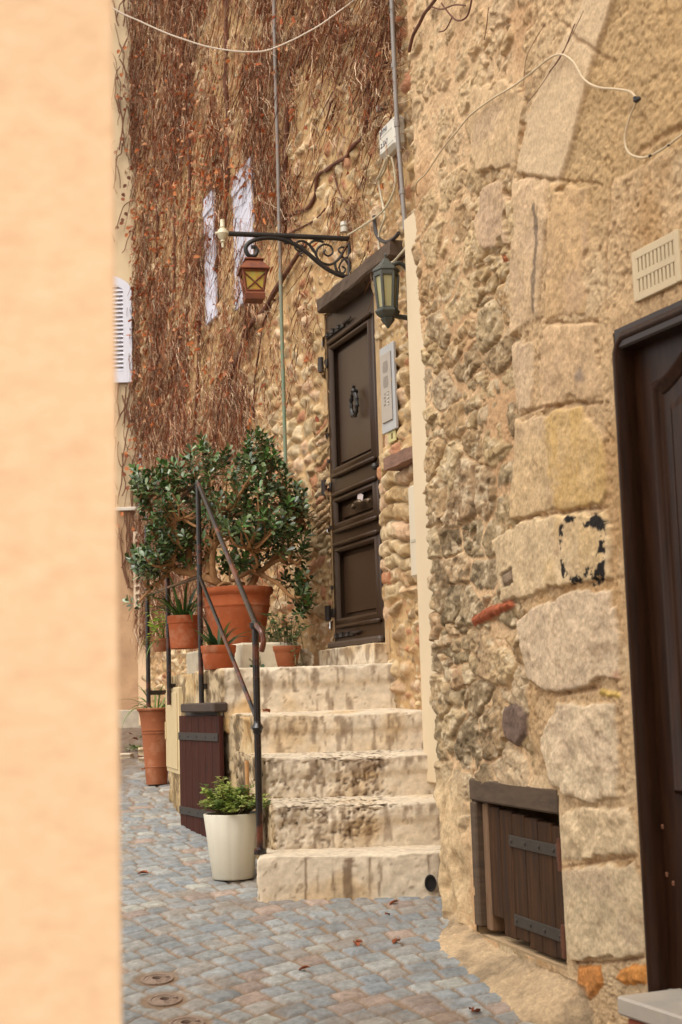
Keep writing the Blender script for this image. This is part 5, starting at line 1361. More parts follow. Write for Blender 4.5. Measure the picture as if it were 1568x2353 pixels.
# ================================================================== PLANTS
def leaf(mb, base, d, up, ln, w, fold=.25, curl=.2, col=None, thick=True):
    """leaf: 3 stations x 3 verts, folded along the midrib"""
    d = Vector(d).normalized(); s = d.cross(Vector(up)); s = s.normalized() if s.length > 1e-4 else d.orthogonal().normalized(); n = s.cross(d)
    vs = [base]
    for t, ww in ((.3, .62), (.62, 1.0), (.87, .72)):
        m = base + d * ln * t + n * ln * (-curl * t * t)
        vs += [m - s * w * ww / 2 + n * w * fold, m, m + s * w * ww / 2 + n * w * fold]
    vs.append(base + d * ln + n * ln * -curl)
    fs = [(0, 2, 1), (0, 3, 2)] + [(a + i, a + i + 1, a + i + 4, a + i + 3) for a in (1, 4) for i in (0, 1)] + [(7, 8, 10), (8, 9, 10)]
    mb.add(vs, fs, col)

def strap(mb, base, d, ln, w, droop, col=None, n=7):
    """long grass-like blade arching over"""
    d = Vector(d).normalized(); p = Vector(base); vs = []; hd = Vector((d.x, d.y, 0)); s = Vector((-d.y, d.x, 0)); s = s.normalized() if s.length > 1e-3 else Vector((1, 0, 0))
    for k in range(n + 1):
        t = k / n; ww = w * (.55 + .9 * t - 1.42 * t * t + .02)
        vs += [p - s * ww / 2, p + Vector((0, 0, -ww * .25)), p + s * ww / 2]
        d = (d + Vector((0, 0, -droop / n * (1 + t)))).normalized(); p = p + d * ln / n
    fs = [(k * 3 + i, k * 3 + i + 1, k * 3 + 4 + i, k * 3 + 3 + i) for k in range(n) for i in (0, 1)]
    mb.add(vs, fs, col)

def leafmat(name, rough=.4, spec=.5, trans=.0, back=None):
    m, nt, bs = newmat(name)
    at = N(nt, 'ShaderNodeAttribute'); at.attribute_name = 'Col'
    nt.links.new(at.outputs['Color'], bs.inputs['Base Color']); bs.inputs['Roughness'].default_value = rough; bs.inputs['Specular IOR Level'].default_value = spec
    if trans:
        tr = N(nt, 'ShaderNodeBsdfTranslucent'); mx = N(nt, 'ShaderNodeMixShader'); mx.inputs[0].default_value = trans
        nt.links.new(at.outputs['Color'], tr.inputs[0]); out = [n for n in nt.nodes if n.type == 'OUTPUT_MATERIAL'][0]
        nt.links.new(bs.outputs[0], mx.inputs[1]); nt.links.new(tr.outputs[0], mx.inputs[2]); nt.links.new(mx.outputs[0], out.inputs[0])
    return m
TERRA = mat('terracotta', T(176, 90, 48), .88, .22, 6, 60, .3, .003, spots=T(202, 146, 112), spotscale=7, spotlim=(.52, .80), spec=.25)
TERRA2 = mat('dusty terracotta', T(164, 96, 60), .88, .14, 7, 60, .3, .003, spots=T(192, 142, 110), spotscale=7, spotlim=(.52, .78), spec=.25)
SOIL = mat('potting soil', T(70, 50, 36), .95, .4, 40, 90, .8, .01)
BARK = mat('tan succulent bark', T(178, 128, 78), .8, .25, 14, 60, .5, .004, spots=T(130, 92, 56), spotscale=18)

def pot_profile(r, h, rim, foot=.72):
    return [(0, 0), (r * foot, 0), (r * foot + .004, .004), (r * (foot + (1 - foot) * .72), h - rim - .012), (r * .945, h - rim), (r * 1.0, h - rim + .006), (r * 1.02, h - .014), (r * 1.035, h - .006), (r * 1.02, h), (r * .93, h), (r * .90, h - .03), (0, h - .035)]

def pot(name, c, r, h, rim, m, t, foot=.72):
    mb = MB(); lathe(mb, c, pot_profile(r, h, rim, foot), 40); obj('pot', mb, m, t, True)
    mb = MB(); lathe(mb, (c[0], c[1], c[2] + h - .034), [(0, .012), (r * .5, .008), (r * .895, .0)], 24); obj('soil', mb, SOIL, t, True)

def build_jade():
    c = atY(549, 1482, 8.75); c.x = -.655
    top = atY(549, 1352, 8.75).z; h = top - 1.238; c.z = 1.238
    r = .212
    t = thing('jade_plant', 'big jade plant with glossy dark leaves in a large terracotta pot', 'plant', c)
    mb = MB(); pr = [(0, 0), (.150, 0), (.155, .005), (.193, h * .60), (.197, h * .66), (.200, h * .665), (.203, h * .69), (.199, h * .71), (.203, h * .86), (.220, h * .90), (.226, h * .955), (.220, h), (.202, h), (.196, h - .03), (0, h - .035)]
    lathe(mb, c, pr, 56); obj('pot', mb, TERRA, t, True)
    mb = MB(); lathe(mb, (c.x, c.y, top - .035), [(0, .015), (.1, .01), (.197, 0)], 24); obj('soil', mb, SOIL, t, True)
    # crown outline measured on the plane of the plant, used to shape the volume
    out = [(300, 1095), (345, 1078), (400, 1072), (432, 1050), (440, 1015), (470, 1012), (490, 1040), (528, 1036), (548, 1052), (566, 1012), (590, 992), (622, 1000), (640, 1030), (642, 1058), (668, 1082), (696, 1110), (700, 1150), (722, 1190), (726, 1222), (706, 1262), (712, 1330), (724, 1390), (690, 1420), (672, 1380), (650, 1330), (600, 1310), (540, 1330), (500, 1300), (440, 1310), (400, 1290), (360, 1330), (322, 1330), (300, 1310), (318, 1270), (345, 1240), (330, 1190), (318, 1150), (298, 1120)]
    O = [(atY(x, y, c.y).x, atY(x, y, c.y).z) for x, y in out]
    xs = [q[0] for q in O]; zs = [q[1] for q in O]
    tips = []
    tries = 0
    while len(tips) < 640 and tries < 60000:
        tries += 1
        x, z = random.uniform(min(xs), max(xs)), random.uniform(min(zs), max(zs))
        d = float(polysd(np.array([x]), np.array([z]), O)[0])
        if d < .012: continue
        dep = min(.42, .10 + 1.3 * d)
        y = c.y + random.uniform(-dep, dep * .75)
        # airy holes, less leaf near the trunks
        if vn(x * 7, y * 7, z * 7, 5) < -.36: continue
        if z < 1.85 and abs(x - c.x - .02) < .34 and y < c.y + .12 and random.random() < .45: continue
        wx = WF.O[0] + (y - WF.O[1]) / WF.D[1] * WF.D[0]
        if x > wx - .10: continue
        if all((x - a.x) ** 2 + (y - a.y) ** 2 + (z - a.z) ** 2 > .032 ** 2 for a in tips): tips.append(Vector((x, y, z)))
    # trunks and limbs
    P = lambda x, y, Y: atY(x, y, Y)
    limbs = [([P(575, 1352, 8.75), P(590, 1322, 8.74), P(615, 1300, 8.72), P(640, 1270, 8.72)], .026), ([P(520, 1352, 8.7), P(494, 1330, 8.66), P(488, 1290, 8.64), P(490, 1255, 8.64), P(470, 1225, 8.66)], .026),
             ([P(490, 1262, 8.64), P(506, 1228, 8.64), P(512, 1180, 8.7)], .019), ([P(495, 1335, 8.68), P(440, 1318, 8.72), P(395, 1300, 8.76), P(375, 1240, 8.8), P(350, 1180, 8.8), P(335, 1140, 8.8)], .028),
             ([P(440, 1318, 8.72), P(434, 1260, 8.76), P(452, 1190, 8.8), P(445, 1120, 8.85)], .024), ([P(480, 1320, 8.7), P(478, 1270, 8.78), P(490, 1200, 8.85), P(480, 1120, 8.9), P(470, 1060, 8.9)], .022),
             ([P(600, 1318, 8.74), P(588, 1280, 8.78), P(600, 1220, 8.85), P(612, 1150, 8.9), P(605, 1070, 8.92), P(600, 1030, 8.92)], .024), ([P(560, 1345, 8.75), P(545, 1330, 8.7), P(590, 1300, 8.62), P(575, 1260, 8.6)], .018),
             ([P(600, 1320, 8.7), P(640, 1342, 8.62), P(668, 1370, 8.6), P(690, 1372, 8.6), P(706, 1358, 8.62)], .015), ([P(615, 1300, 8.72), P(650, 1285, 8.66), P(680, 1295, 8.62), P(712, 1330, 8.6)], .013),
             ([P(540, 1350, 8.66), P(515, 1340, 8.6), P(500, 1352, 8.58), P(540, 1345, 8.55)], .013), ([P(395, 1300, 8.76), P(372, 1330, 8.76), P(345, 1355, 8.74), P(318, 1385, 8.72)], .013),
             ([P(612, 1180, 8.88), P(660, 1160, 8.85), P(700, 1200, 8.8)], .014), ([P(590, 1230, 8.84), P(540, 1160, 8.9), P(545, 1090, 8.95)], .016), ([P(395, 1300, 8.7), P(410, 1245, 8.62), P(400, 1200, 8.6), P(420, 1190, 8.58)], .012)]
    mb = MB(); nodes = []
    for pts, r0 in limbs:
        sp = smooth_path(pts, 6); rs = [r0 * (1 - .55 * k / len(sp)) * (1 + .12 * math.sin(k * 1.7)) for k in range(len(sp))]
        tube(mb, sp, rs, 9); nodes += sp
    for tp in tips:
        if random.random() < .32:
            nd = min(nodes, key=lambda q: (q - tp).length + .3 * max(0, q.z - tp.z + .02))
            if (nd - tp).length < .5:
                mid = nd.lerp(tp, .5) + Vector((random.uniform(-.04, .04), random.uniform(-.04, .04), -.03 - .03 * random.random()))
                tube(mb, smooth_path([nd, mid, tp], 4), [.010 * (1 - .07 * k) for k in range(9)], 6)
    obj('branch', mb, BARK, t, True)
    mb = MB()
    greens = [T(96, 108, 58), T(78, 98, 52), T(94, 114, 62), T(64, 86, 48), T(112, 128, 78), T(86, 106, 62), T(56, 74, 42), T(128, 144, 98)]
    tips += [P(300, 1385, 8.72), P(318, 1395, 8.72), P(345, 1350, 8.74), P(330, 1270, 8.7), P(308, 1290, 8.68), P(690, 1372, 8.6), P(712, 1388, 8.58), P(700, 1355, 8.6)]
    for tp in tips:
        ax = (Vector((random.uniform(-.7, .7), random.uniform(-.9, .4), 1.0)) + (tp - Vector((c.x, c.y, 1.9))).normalized() * .6).normalized()
        nl = random.randint(7, 12); a0 = random.random() * 6
        s1 = ax.orthogonal().normalized(); s2 = ax.cross(s1)
        fresh = random.random() < .22
        for k in range(nl):
            a = a0 + k * 1.57 + random.uniform(-.3, .3); lev = k // 2
            out_ = s1 * math.cos(a) + s2 * math.sin(a)
            d = (out_ * (1.1 - .12 * lev) + ax * (.15 + .22 * lev)).normalized()
            b = tp - ax * (.045 - .014 * lev)
            g = A3(random.choice(greens)) * random.uniform(.8, 1.25)
            if fresh and lev >= 2: g = A3(T(88, 124, 56)) * random.uniform(.8, 1.1)
            leaf(mb, b + d * .006, d, ax, random.uniform(.038, .056), random.uniform(.020, .029), .10, .14, tuple(g))
    obj('foliage', mb, leafmat('jade leaf', .26, .6), t, True, 60)
    print('jade tips', len(tips))
build_jade()

def strap_plant(name, lab, c, r, h, rim, mt, n, ln, w, cols, droop=1.2, spread=.8, foot=.72, cat='plant', seed=1, lean=(0, 0)):
    random.seed(seed); t = thing(name, lab, cat, c)
    pot(name, c, r, h, rim, mt, t, foot)
    mb = MB()
    for k in range(n):
        a = random.random() * 2 * PI; s = spread * random.uniform(.25, 1.1)
        b = Vector((c[0] + r * .5 * math.cos(a) * random.random(), c[1] + r * .5 * math.sin(a) * random.random(), c[2] + h - .03))
        strap(mb, b, (math.cos(a) * s + lean[0], math.sin(a) * s + lean[1], 1), ln * random.uniform(.6, 1.15), w * random.uniform(.7, 1.2), droop * random.uniform(.6, 1.3), tuple(A3(random.choice(cols)) * random.uniform(.8, 1.2)))
    obj('foliage', mb, leafmat(name + ' leaf', .4, .4, .25), t, True, 60)
    return t
G = [T(70, 104, 44), T(92, 126, 52), T(56, 88, 42), T(110, 140, 60)]
GD = [T(52, 84, 44), T(66, 96, 48), T(40, 66, 38), T(96, 110, 52)]
strap_plant('leafy_pot_plant', 'terracotta pot of broad strap leaves left of the big pot', (atY(424, 1484, 8.88).x, 8.88, 1.238), .102, .205, .052, TERRA, 34, .30, .030, G, 1.3, .7, .80, seed=4)
strap_plant('small_lily_pot', 'small terracotta pot of dark pointed leaves below the kerb slab', (atY(504, 1534, 8.12).x, 8.10, 1.085), .098, .135, .045, TERRA, 22, .20, .030, GD, .9, .75, .80, seed=5)
t_ = strap_plant('low_bowl_plant', 'low brown bowl with bright lime leaves at the kerb end', (atY(372, 1488, 9.25).x, 9.25, 1.24), .066, .085, .02, TERRA2, 16, .20, .012, [T(120, 156, 60), T(96, 130, 50)], 1.8, .9, .7, seed=6, lean=(-.5, -.3))
mb = MB(); random.seed(8); cb = atY(360, 1432, 9.2)
for k in range(70):
    a, b_ = random.random() * 2 * PI, random.random(); q = cb + Vector((random.gauss(0, .035), random.gauss(0, .04), random.gauss(0, .045)))
    leaf(mb, q, (math.cos(a), math.sin(a), random.uniform(-.2, .8)), (0, 0, 1), .035, .028, .1, .2, tuple(A3(random.choice([T(160, 196, 60), T(136, 176, 56), T(184, 206, 84)])) * random.uniform(.8, 1.15)))
obj('lime_foliage', mb, leafmat('lime leaf', .45, .3, .35), t_, True, 60)

def build_trailing():
    random.seed(9); c = (atY(655, 1527, 8.35).x, 8.35, 1.09)
    t = thing('trailing_pot_plant', 'small terracotta pot of round trailing leaves near the door', 'plant', c)
    pot('p', c, .095, .125, .035, TERRA2, t, .74)
    mb = MB(); st = MB()
    for k in range(34):
        a = random.random() * 2 * PI; rr = random.uniform(.02, .17); trail = random.random() < .4
        p0 = Vector((c[0] + .05 * math.cos(a), c[1] + .05 * math.sin(a), c[2] + .11))
        p1 = Vector((c[0] + rr * math.cos(a), c[1] + rr * .8 * math.sin(a), c[2] + .16 + random.uniform(0, .13)))
        p2 = p1 + Vector((.05 * math.cos(a), .05 * math.sin(a), (-.18 - .06 * random.random()) if trail else .03))
        if trail and p2.z < c[2] + .01: p2.z = c[2] + .01
        sp = smooth_path([p0, p1, p2], 6); tube(st, sp, .0022, 4)
        for q in sp[3:]:
            for _ in range(2):
                b = random.random() * 2 * PI; d = Vector((math.cos(b), math.sin(b), random.uniform(-.2, .7)))
                leaf(mb, q, d, (0, 0, 1), random.uniform(.018, .03), random.uniform(.018, .028), .05, .15, tuple(A3(random.choice([T(74, 112, 62), T(96, 132, 76), T(58, 92, 52), T(120, 150, 92)])) * random.uniform(.8, 1.2)))
    # stems that spill left over the step edge
    for k in range(7):
        p0 = Vector((c[0] - .08, c[1] - .03, c[2] + .11)); p1 = p0 + Vector((-.05 - .07 * random.random(), -.05, .01)); p2 = p1 + Vector((-.03 * random.random(), -.03, -.10 - .02 * k * .5)); p2.z = max(p2.z, c[2] + .005)
        sp = smooth_path([p0, p1, p2], 7); tube(st, sp, .002, 4)
        for q in sp[4:]:
            b = random.random() * 2 * PI; leaf(mb, q, (math.cos(b), math.sin(b), .1), (0, -1, .4), .026, .026, .05, .1, tuple(A3(random.choice([T(74, 112, 62), T(96, 132, 76), T(58, 92, 52)])) * random.uniform(.8, 1.2)))
    obj('stem', st, mat('green stem', T(120, 110, 70), .7, .2), t, True); obj('foliage', mb, leafmat('round leaf', .45, .35, .25), t, True, 60)
    # pale round stone beside the pot
    c2 = atY(703, 1520, 8.45)
    v = rough_block([(c2.x - .055, 8.40), (c2.x + .05, 8.40), (c2.x + .05, 8.48), (c2.x - .055, 8.48)], 1.07, 1.20, 77, .045, .008, 0, .014)
    o = block_obj('loose_stone', v, STEP_M, None); tag(o, 'pale rounded loose stone between the trailing plant and the door', 'stone')
build_trailing()

def build_tall_pot():
    random.seed(12); g = on_ground(362, 1804); c = Vector((-1.352, 10.16, gz(10.16)))
    top = atY(350, 1627, 10.1).z; h = top - c.z
    t = thing('tall_pot_plant', 'tall slim terracotta pot with grassy leaves on the paving', 'plant', c)
    mb = MB(); pr = [(0, 0), (.072, 0), (.074, .006), (.082, h * .22), (.086, h * .225), (.083, h * .24), (.100, h * .66), (.104, h * .665), (.104, h * .675), (.101, h * .68), (.102, h * .70), (.106, h * .705), (.103, h * .72), (.112, h * .88), (.122, h * .955), (.134, h * .972), (.136, h * .992), (.13, h), (.112, h), (.106, h - .03), (0, h - .035)]
    lathe(mb, c, pr, 40); obj('pot', mb, TERRA2, t, True)
    mb = MB(); lathe(mb, (c.x, c.y, top - .035), [(0, .012), (.107, 0)], 20); obj('soil', mb, SOIL, t, True)
    mb = MB()
    for k in range(26):
        a = random.random() * 2 * PI; s = random.uniform(.2, 1.0)
        strap(mb, Vector((c.x + .04 * math.cos(a), c.y + .04 * math.sin(a), top - .03)), (math.cos(a) * s, math.sin(a) * s, 1), random.uniform(.16, .36), .016, random.uniform(.8, 2.4), tuple(A3(random.choice(G)) * random.uniform(.8, 1.2)))
    obj('foliage', mb, leafmat('grassy leaf', .45, .3, .25), t, True, 60)
build_tall_pot()

def build_white_pot():
    random.seed(14); Yc = 7.07; c = Vector((atY(536, 2000, Yc).x, Yc, 0)); c.z = gz(Yc) - .002
    top = atY(530, 1868, Yc).z; h = top - c.z
    t = thing('white_pot_plant', 'white fluted pot of bushy green herbs at the foot of the steps', 'plant', c)
    rt, rb = .139, .100; mb = MB(); n = 96; prof = [(rb * .95, 0), (rb, .006), (rb + (rt - rb) * .5, h * .5), (rt, h - .004), (rt - .003, h), (rt - .011, h), (rt - .014, h - .03)]
    vs = []
    for k, (r, z) in enumerate(prof):
        for j in range(n):
            a = 2 * PI * j / n; fl = .0022 * (abs(math.cos(a * 7)) ** .35 - 1) if k < 4 else 0
            vs.append(c + Vector(((r + fl) * math.cos(a), (r + fl) * math.sin(a), z)))
    fs = [(i * n + j, i * n + (j + 1) % n, (i + 1) * n + (j + 1) % n, (i + 1) * n + j) for i in range(len(prof) - 1) for j in range(n)] + [tuple(range(n))[::-1]]
    mb.add(vs, fs); obj('pot', mb, mat('white glazed plastic', T(226, 218, 196), .42, .05, 5, 40, .04, spots=T(170, 120, 84), spotscale=26, spotlim=(.735, .76)), t, True, 60)
    mb = MB(); lathe(mb, (c.x, c.y, top - .028), [(0, .012), (rt - .013, 0)], 20); obj('soil', mb, SOIL, t, True)
    mb = MB(); q0, q1 = atY(571, 1880, Yc + .02), atY(567, 1748, Yc + .05); tube(mb, [q0, q0.lerp(q1, .5), q1], [.008, .009, .011], 8); obj('stake', mb, mat('tan cane', T(196, 142, 84), .7, .2, 20), t, True)
    mb = MB(); st = MB()
    for k in range(120):
        a = random.random() * 2 * PI; rr = .165 * math.sqrt(random.random())
        tip = Vector((c.x + .025 + rr * math.cos(a) * 1.05, c.y + rr * math.sin(a), top + .02 + .125 * random.random() * (1.15 - rr / .19) + (.07 if math.cos(a) < -.2 and random.random() < .25 else 0)))
        b = Vector((c.x + .35 * rr * math.cos(a), c.y + .35 * rr * math.sin(a), top - .02)); sp = smooth_path([b, b.lerp(tip, .55) + Vector((0, 0, .02)), tip], 5)
        tube(st, sp, .0022, 4)
        cc = A3(random.choice([T(172, 190, 92), T(190, 204, 108), T(142, 166, 82), T(204, 212, 130), T(120, 146, 82)]))
        for q in sp[4:]:
            for _ in range(3):
                b_ = random.random() * 2 * PI; leaf(mb, q + Vector((random.uniform(-.012, .012), random.uniform(-.012, .012), random.uniform(-.01, .01))), (math.cos(b_), math.sin(b_), random.uniform(-.1, .9)), (0, 0, 1), random.uniform(.020, .034), random.uniform(.012, .019), .12, .2, tuple(cc * random.uniform(.75, 1.25)))
    obj('stem', st, mat('herb stem', T(126, 104, 64), .8, .2), t, True); obj('foliage', mb, leafmat('herb leaf', .5, .3, .42), t, True, 60)
build_white_pot()

# ------------------------------------------------------------------ dry creeper on the ivy house
def strands(name, u, v, L_, du, hh, r, col, n, parent, m, wall=WF, hfun=None, grav=True, wig=.35, seed=0):
    """many thin twigs at once: arrays of starts, lengths, sideways drift"""
    rng = np.random.default_rng(seed); k = len(u)
    t = np.linspace(0, 1, n)[None, :]
    wob = np.cumsum(rng.normal(0, 1, (k, n)), 1) * wig * (L_ / n)[:, None]
    U = u[:, None] + du[:, None] * L_[:, None] * t + wob
    V = v[:, None] - L_[:, None] * t * (1 if grav else 0) + np.cumsum(rng.normal(0, .12, (k, n)), 1) * (L_ / n)[:, None]
    base = np.array([far_h(a, b) for a, b in zip(U[:, n // 2], V[:, n // 2])]) if hfun is None else hfun(U[:, n // 2], V[:, n // 2])
    Hh = base[:, None] + hh[:, None] + np.cumsum(rng.normal(0, 1, (k, n)), 1) * .10 * (L_ / n)[:, None]
    Hh = np.maximum(Hh, .004)
    R = r[:, None] * (1 - .6 * t)
    cs = []
    for j in range(3):
        a = 2 * PI * j / 3
        uu_, h_ = U + R * math.cos(a), Hh + R * math.sin(a)
        cs.append(np.stack([wall.O[0] + wall.D[0] * uu_ + wall.N[0] * h_, wall.O[1] + wall.D[1] * uu_ + wall.N[1] * h_, V], -1))
    P = np.stack(cs, 2)                                     # k,n,3,3
    idx = np.arange(k * n * 3).reshape(k, n, 3)
    q = []
    for j in range(3):
        j2 = (j + 1) % 3
        q.append(np.stack([idx[:, :-1, j], idx[:, :-1, j2], idx[:, 1:, j2], idx[:, 1:, j]], -1).reshape(-1, 4))
    q = np.concatenate(q)
    me = bpy.data.meshes.new(name)
    me.vertices.add(k * n * 3); me.vertices.foreach_set('co', P.astype(np.float32).ravel())
    me.loops.add(q.size); me.loops.foreach_set('vertex_index', q.astype(np.int32).ravel())
    me.polygons.add(len(q)); me.polygons.foreach_set('loop_start', (np.arange(len(q)) * 4).astype(np.int32)); me.polygons.foreach_set('loop_total', np.full(len(q), 4, np.int32))
    me.update(calc_edges=True)
    C = np.repeat(col, n * 3, 0); ca = me.color_attributes.new('Col', 'FLOAT_COLOR', 'POINT'); ca.data.foreach_set('color', np.concatenate([C, np.ones((len(C), 1))], 1).astype(np.float32).ravel())
    return link(name, me, m, parent)

def build_creeper():
    t = thing('dry_creeper', 'leafless brown creeper covering the ivy house wall', 'creeper', WF.p(3, .9, .05))
    tx = np.array([280, 500, 600, 650, 720, 800, 900, 960.]); ty = np.array([-100, 250, 450, 600, 750, 900, 1080, 1250.])
    D = np.array([[1, .95, .9, .85, .8, .74, .66, .3], [1, .95, .88, .82, .76, .68, .55, .12], [1, .95, .85, .74, .62, .5, .36, .04], [1, .95, .70, .45, .32, .14, .10, 0],
                  [1, .92, .66, .36, .26, .06, .0, 0], [1, .9, .70, .34, .22, .02, 0, 0], [1, .85, .60, .20, .05, 0, 0, 0], [.8, .7, .3, .06, 0, 0, 0, 0]])
    rng = np.random.default_rng(5)
    M_ = 230000
    u = rng.uniform(-.6, 6.55, M_); v = rng.uniform(1.5, 9.2, M_)
    x, y = WF.O[0] + WF.D[0] * u, WF.O[1] + WF.D[1] * u
    rel = np.stack([x, y, v - CZ], -1); w = rel @ fw; px = PW / 2 + FL * (rel @ CR) / w; py = PH / 2 - FL * (rel @ CU) / w
    fx = np.interp(px, tx, np.arange(len(tx))); fy = np.interp(py, ty, np.arange(len(ty)))
    i, j = np.minimum(fx.astype(int), len(tx) - 2), np.minimum(fy.astype(int), len(ty) - 2); a, b = fx - i, fy - j
    d = D[j, i] * (1 - a) * (1 - b) + D[j, i + 1] * a * (1 - b) + D[j + 1, i] * (1 - a) * b + D[j + 1, i + 1] * a * b
    cl = fbm(u * 2.2, v * 1.3, 0, 4, 401) + .5 * fbm(u * 7, v * 3, 0, 3, 402)
    pr = d * (.40 + 1.6 * cl); pr = np.where(d > .8, np.maximum(pr, .10 * d), pr)
    ok = (rng.random(M_) < pr) & (py > -160)
    # keep the doorway, shutters clear
    ok &= ~((u < 1.0) & (v < 3.30) & (u > -.1))
    ok &= ~(((u > 2.42) & (u < 3.06) | (u > 3.52) & (u < 3.80)) & (v > 3.95) & (v < 5.15) & (rng.random(M_) < .42 - .28 * sst(4.6, 4.0, v)))
    u, v, cl, px_ = u[ok], v[ok], cl[ok], px[ok]
    n = min(len(u), 50000); u, v, cl, px_ = u[:n], v[:n], cl[:n], px_[:n]
    print('twigs', n, ok.sum())
    PALT = np.array([T(136, 84, 56), T(116, 72, 52), T(158, 106, 76), T(98, 60, 44), T(184, 146, 112), T(206, 174, 140), T(144, 90, 60), T(130, 92, 72), T(80, 48, 36), T(166, 96, 60), T(222, 198, 168), T(112, 66, 46), T(196, 160, 124), T(150, 120, 98)])
    col = PALT[rng.integers(0, len(PALT), n)] * rng.uniform(.9, 1.6, (n, 1)) * (1.32 - .25 * sst(420, 320, px_))[:, None]
    Ln = rng.uniform(.04, .14, n) * np.where(rng.random(n) < .12, 2.4, 1.); right = sst(600, 720, px_)
    du = rng.normal(0, 1., n) * np.where(rng.random(n) < .6, 1.7, .6) + right * rng.normal(-.2, .9, n)
    insh = ((u > 2.42) & (u < 3.06) | (u > 3.52) & (u < 3.80)) & (v > 3.95) & (v < 5.15); hh = rng.gamma(2., .014, n) + insh * .035; r = rng.uniform(.0016, .0043, n)
    m = mat('creeper bark', rough=.85, var=.2, vs=30, bst=0, attr=True, spec=.15)
    o = strands('twigs', u, v, Ln, du, hh, r, col, 6, t, m, wig=.95, seed=3); o['kind'] = 'stuff'
    # fine pale rootlets, curling every way
    k = 5200; sel = rng.integers(0, n, k)
    c2 = np.array([T(206, 180, 150), T(180, 140, 110), T(128, 80, 56), T(96, 60, 44)])[rng.integers(0, 4, k)]
    o = strands('rootlets', u[sel] + rng.normal(0, .1, k), v[sel] + rng.normal(0, .1, k), rng.uniform(.06, .2, k), rng.normal(0, 1.3, k), rng.uniform(.01, .06, k), rng.uniform(.0012, .0024, k), c2, 7, t, m, wig=1.4, seed=4); o['kind'] = 'stuff'
    # main stems
    SM = mat('creeper stem bark', T(112, 68, 46), .85, .3, 16, 60, .6, .004, stretch=(3, 3, 1), spots=T(80, 50, 38), spotscale=10)
    stems = [([(712, 20), (710, 100), (695, 128), (679, 147), (666, 165), (660, 230), (656, 300), (653, 360), (651, 422), (648, 500), (645, 560)], .017),
             ([(900, 90), (881, 141), (862, 170), (848, 195), (845, 240), (843, 281), (828, 312), (811, 338), (790, 360), (768, 375), (745, 390), (726, 403), (718, 450), (700, 478), (670, 490), (651, 511)], .012),
             ([(522, -40), (520, 47), (517, 120), (515, 188), (519, 260), (518, 328), (519, 422), (513, 492), (503, 563), (492, 640), (486, 720)], .017),
             ([(700, 560), (640, 660), (604, 710), (581, 745), (560, 780), (545, 820), (527, 870), (511, 910), (500, 950), (490, 1010), (486, 1060)], .018),
             ([(440, -40), (436, 100), (432, 240), (438, 380), (430, 520), (424, 660), (428, 800), (420, 930), (424, 1050)], .013), ([(360, -40), (352, 160), (350, 330), (358, 520), (350, 700), (356, 900), (352, 1040)], .014),
             ([(590, 330), (582, 420), (576, 520), (570, 640), (556, 760), (536, 850)], .012), ([(470, 480), (466, 600), (460, 740), (450, 860), (448, 980), (440, 1060)], .012), ([(400, 200), (396, 420), (400, 620), (392, 800), (398, 980)], .012),
             ([(768, 375), (760, 405), (772, 440), (790, 465), (800, 450)], .006), ([(660, 540), (690, 520), (720, 505), (742, 480)], .006), ([(843, 281), (870, 260), (884, 230)], .006), ([(625, 690), (600, 740), (595, 800), (580, 870), (575, 960)], .007),
             ([(905, 60), (898, 160), (904, 260), (908, 380), (916, 470)], .008)]
    for pts, r in stems:
        mb = MB(); sp = []
        for x_, y_ in pts:
            uu_, vv_ = WF.uv(x_, y_, .05); sp.append(WF.p(uu_ + random.uniform(-.015, .015), vv_, max(far_h(uu_, vv_), .02) + r * .9))
        sp = smooth_path(sp, 5); kk = len(sp)
        tube(mb, sp, [r * (1 + .18 * math.sin(q * .9 + pts[0][0])) for q in range(kk)], 8)
        obj('stem', mb, SM, t, True)
    # dead orange leaves still hanging
    random.seed(21); mb = MB(); cnt = 0
    spots = [(425, 255, 40, 110, 90), (500, 420, 30, 30, 40), (400, 430, 40, 60, 70), (470, 360, 60, 90, 60), (345, 560, 30, 160, 70), (400, 600, 60, 120, 60), (340, 760, 20, 160, 70), (430, 850, 60, 140, 60), (320, 330, 15, 300, 60), (560, 300, 90, 200, 60), (470, 760, 60, 120, 40), (330, 950, 20, 80, 40), (600, 900, 60, 120, 18), (760, 200, 100, 150, 14)]
    for x0, y0, sx, sy, k in spots:
        for _ in range(int(k * 1.2)):
            x_, y_ = random.gauss(x0, sx), random.gauss(y0, sy)
            if x_ < 300 or y_ > 1080 or y_ < -20: continue
            uu_, vv_ = WF.uv(x_, y_, .07)
            if uu_ > 6.4: continue
            p = WF.p(uu_, vv_, far_h(uu_, vv_) + random.uniform(.03, .09))
            g = A3(random.choice([T(190, 104, 52), T(170, 88, 46), T(206, 128, 72), T(150, 76, 44), T(188, 120, 84), T(214, 156, 110)])) * random.uniform(.8, 1.15)
            d = Vector((*WF.D, 0)) * random.uniform(-1, 1) + Vector((*WF.N, 0)) * random.uniform(-.1, .8) + Vector((0, 0, random.uniform(-1.2, .2)))
            leaf(mb, p, d, (*WF.N, .4), random.uniform(.03, .065), random.uniform(.025, .05), random.uniform(.1, .5), random.uniform(-.3, .5), tuple(g))
    o = obj('dead_leaves', mb, leafmat('dead leaf', .7, .2, .2), t, True, 60); o['kind'] = 'stuff'
    # the thin creeper on the far beige house
    t2 = thing('thin_creeper', 'sparse thin creeper twigs on the far beige house wall', 'creeper', (-2.1, 13.85, 1.5))
    mb = MB(); random.seed(31)
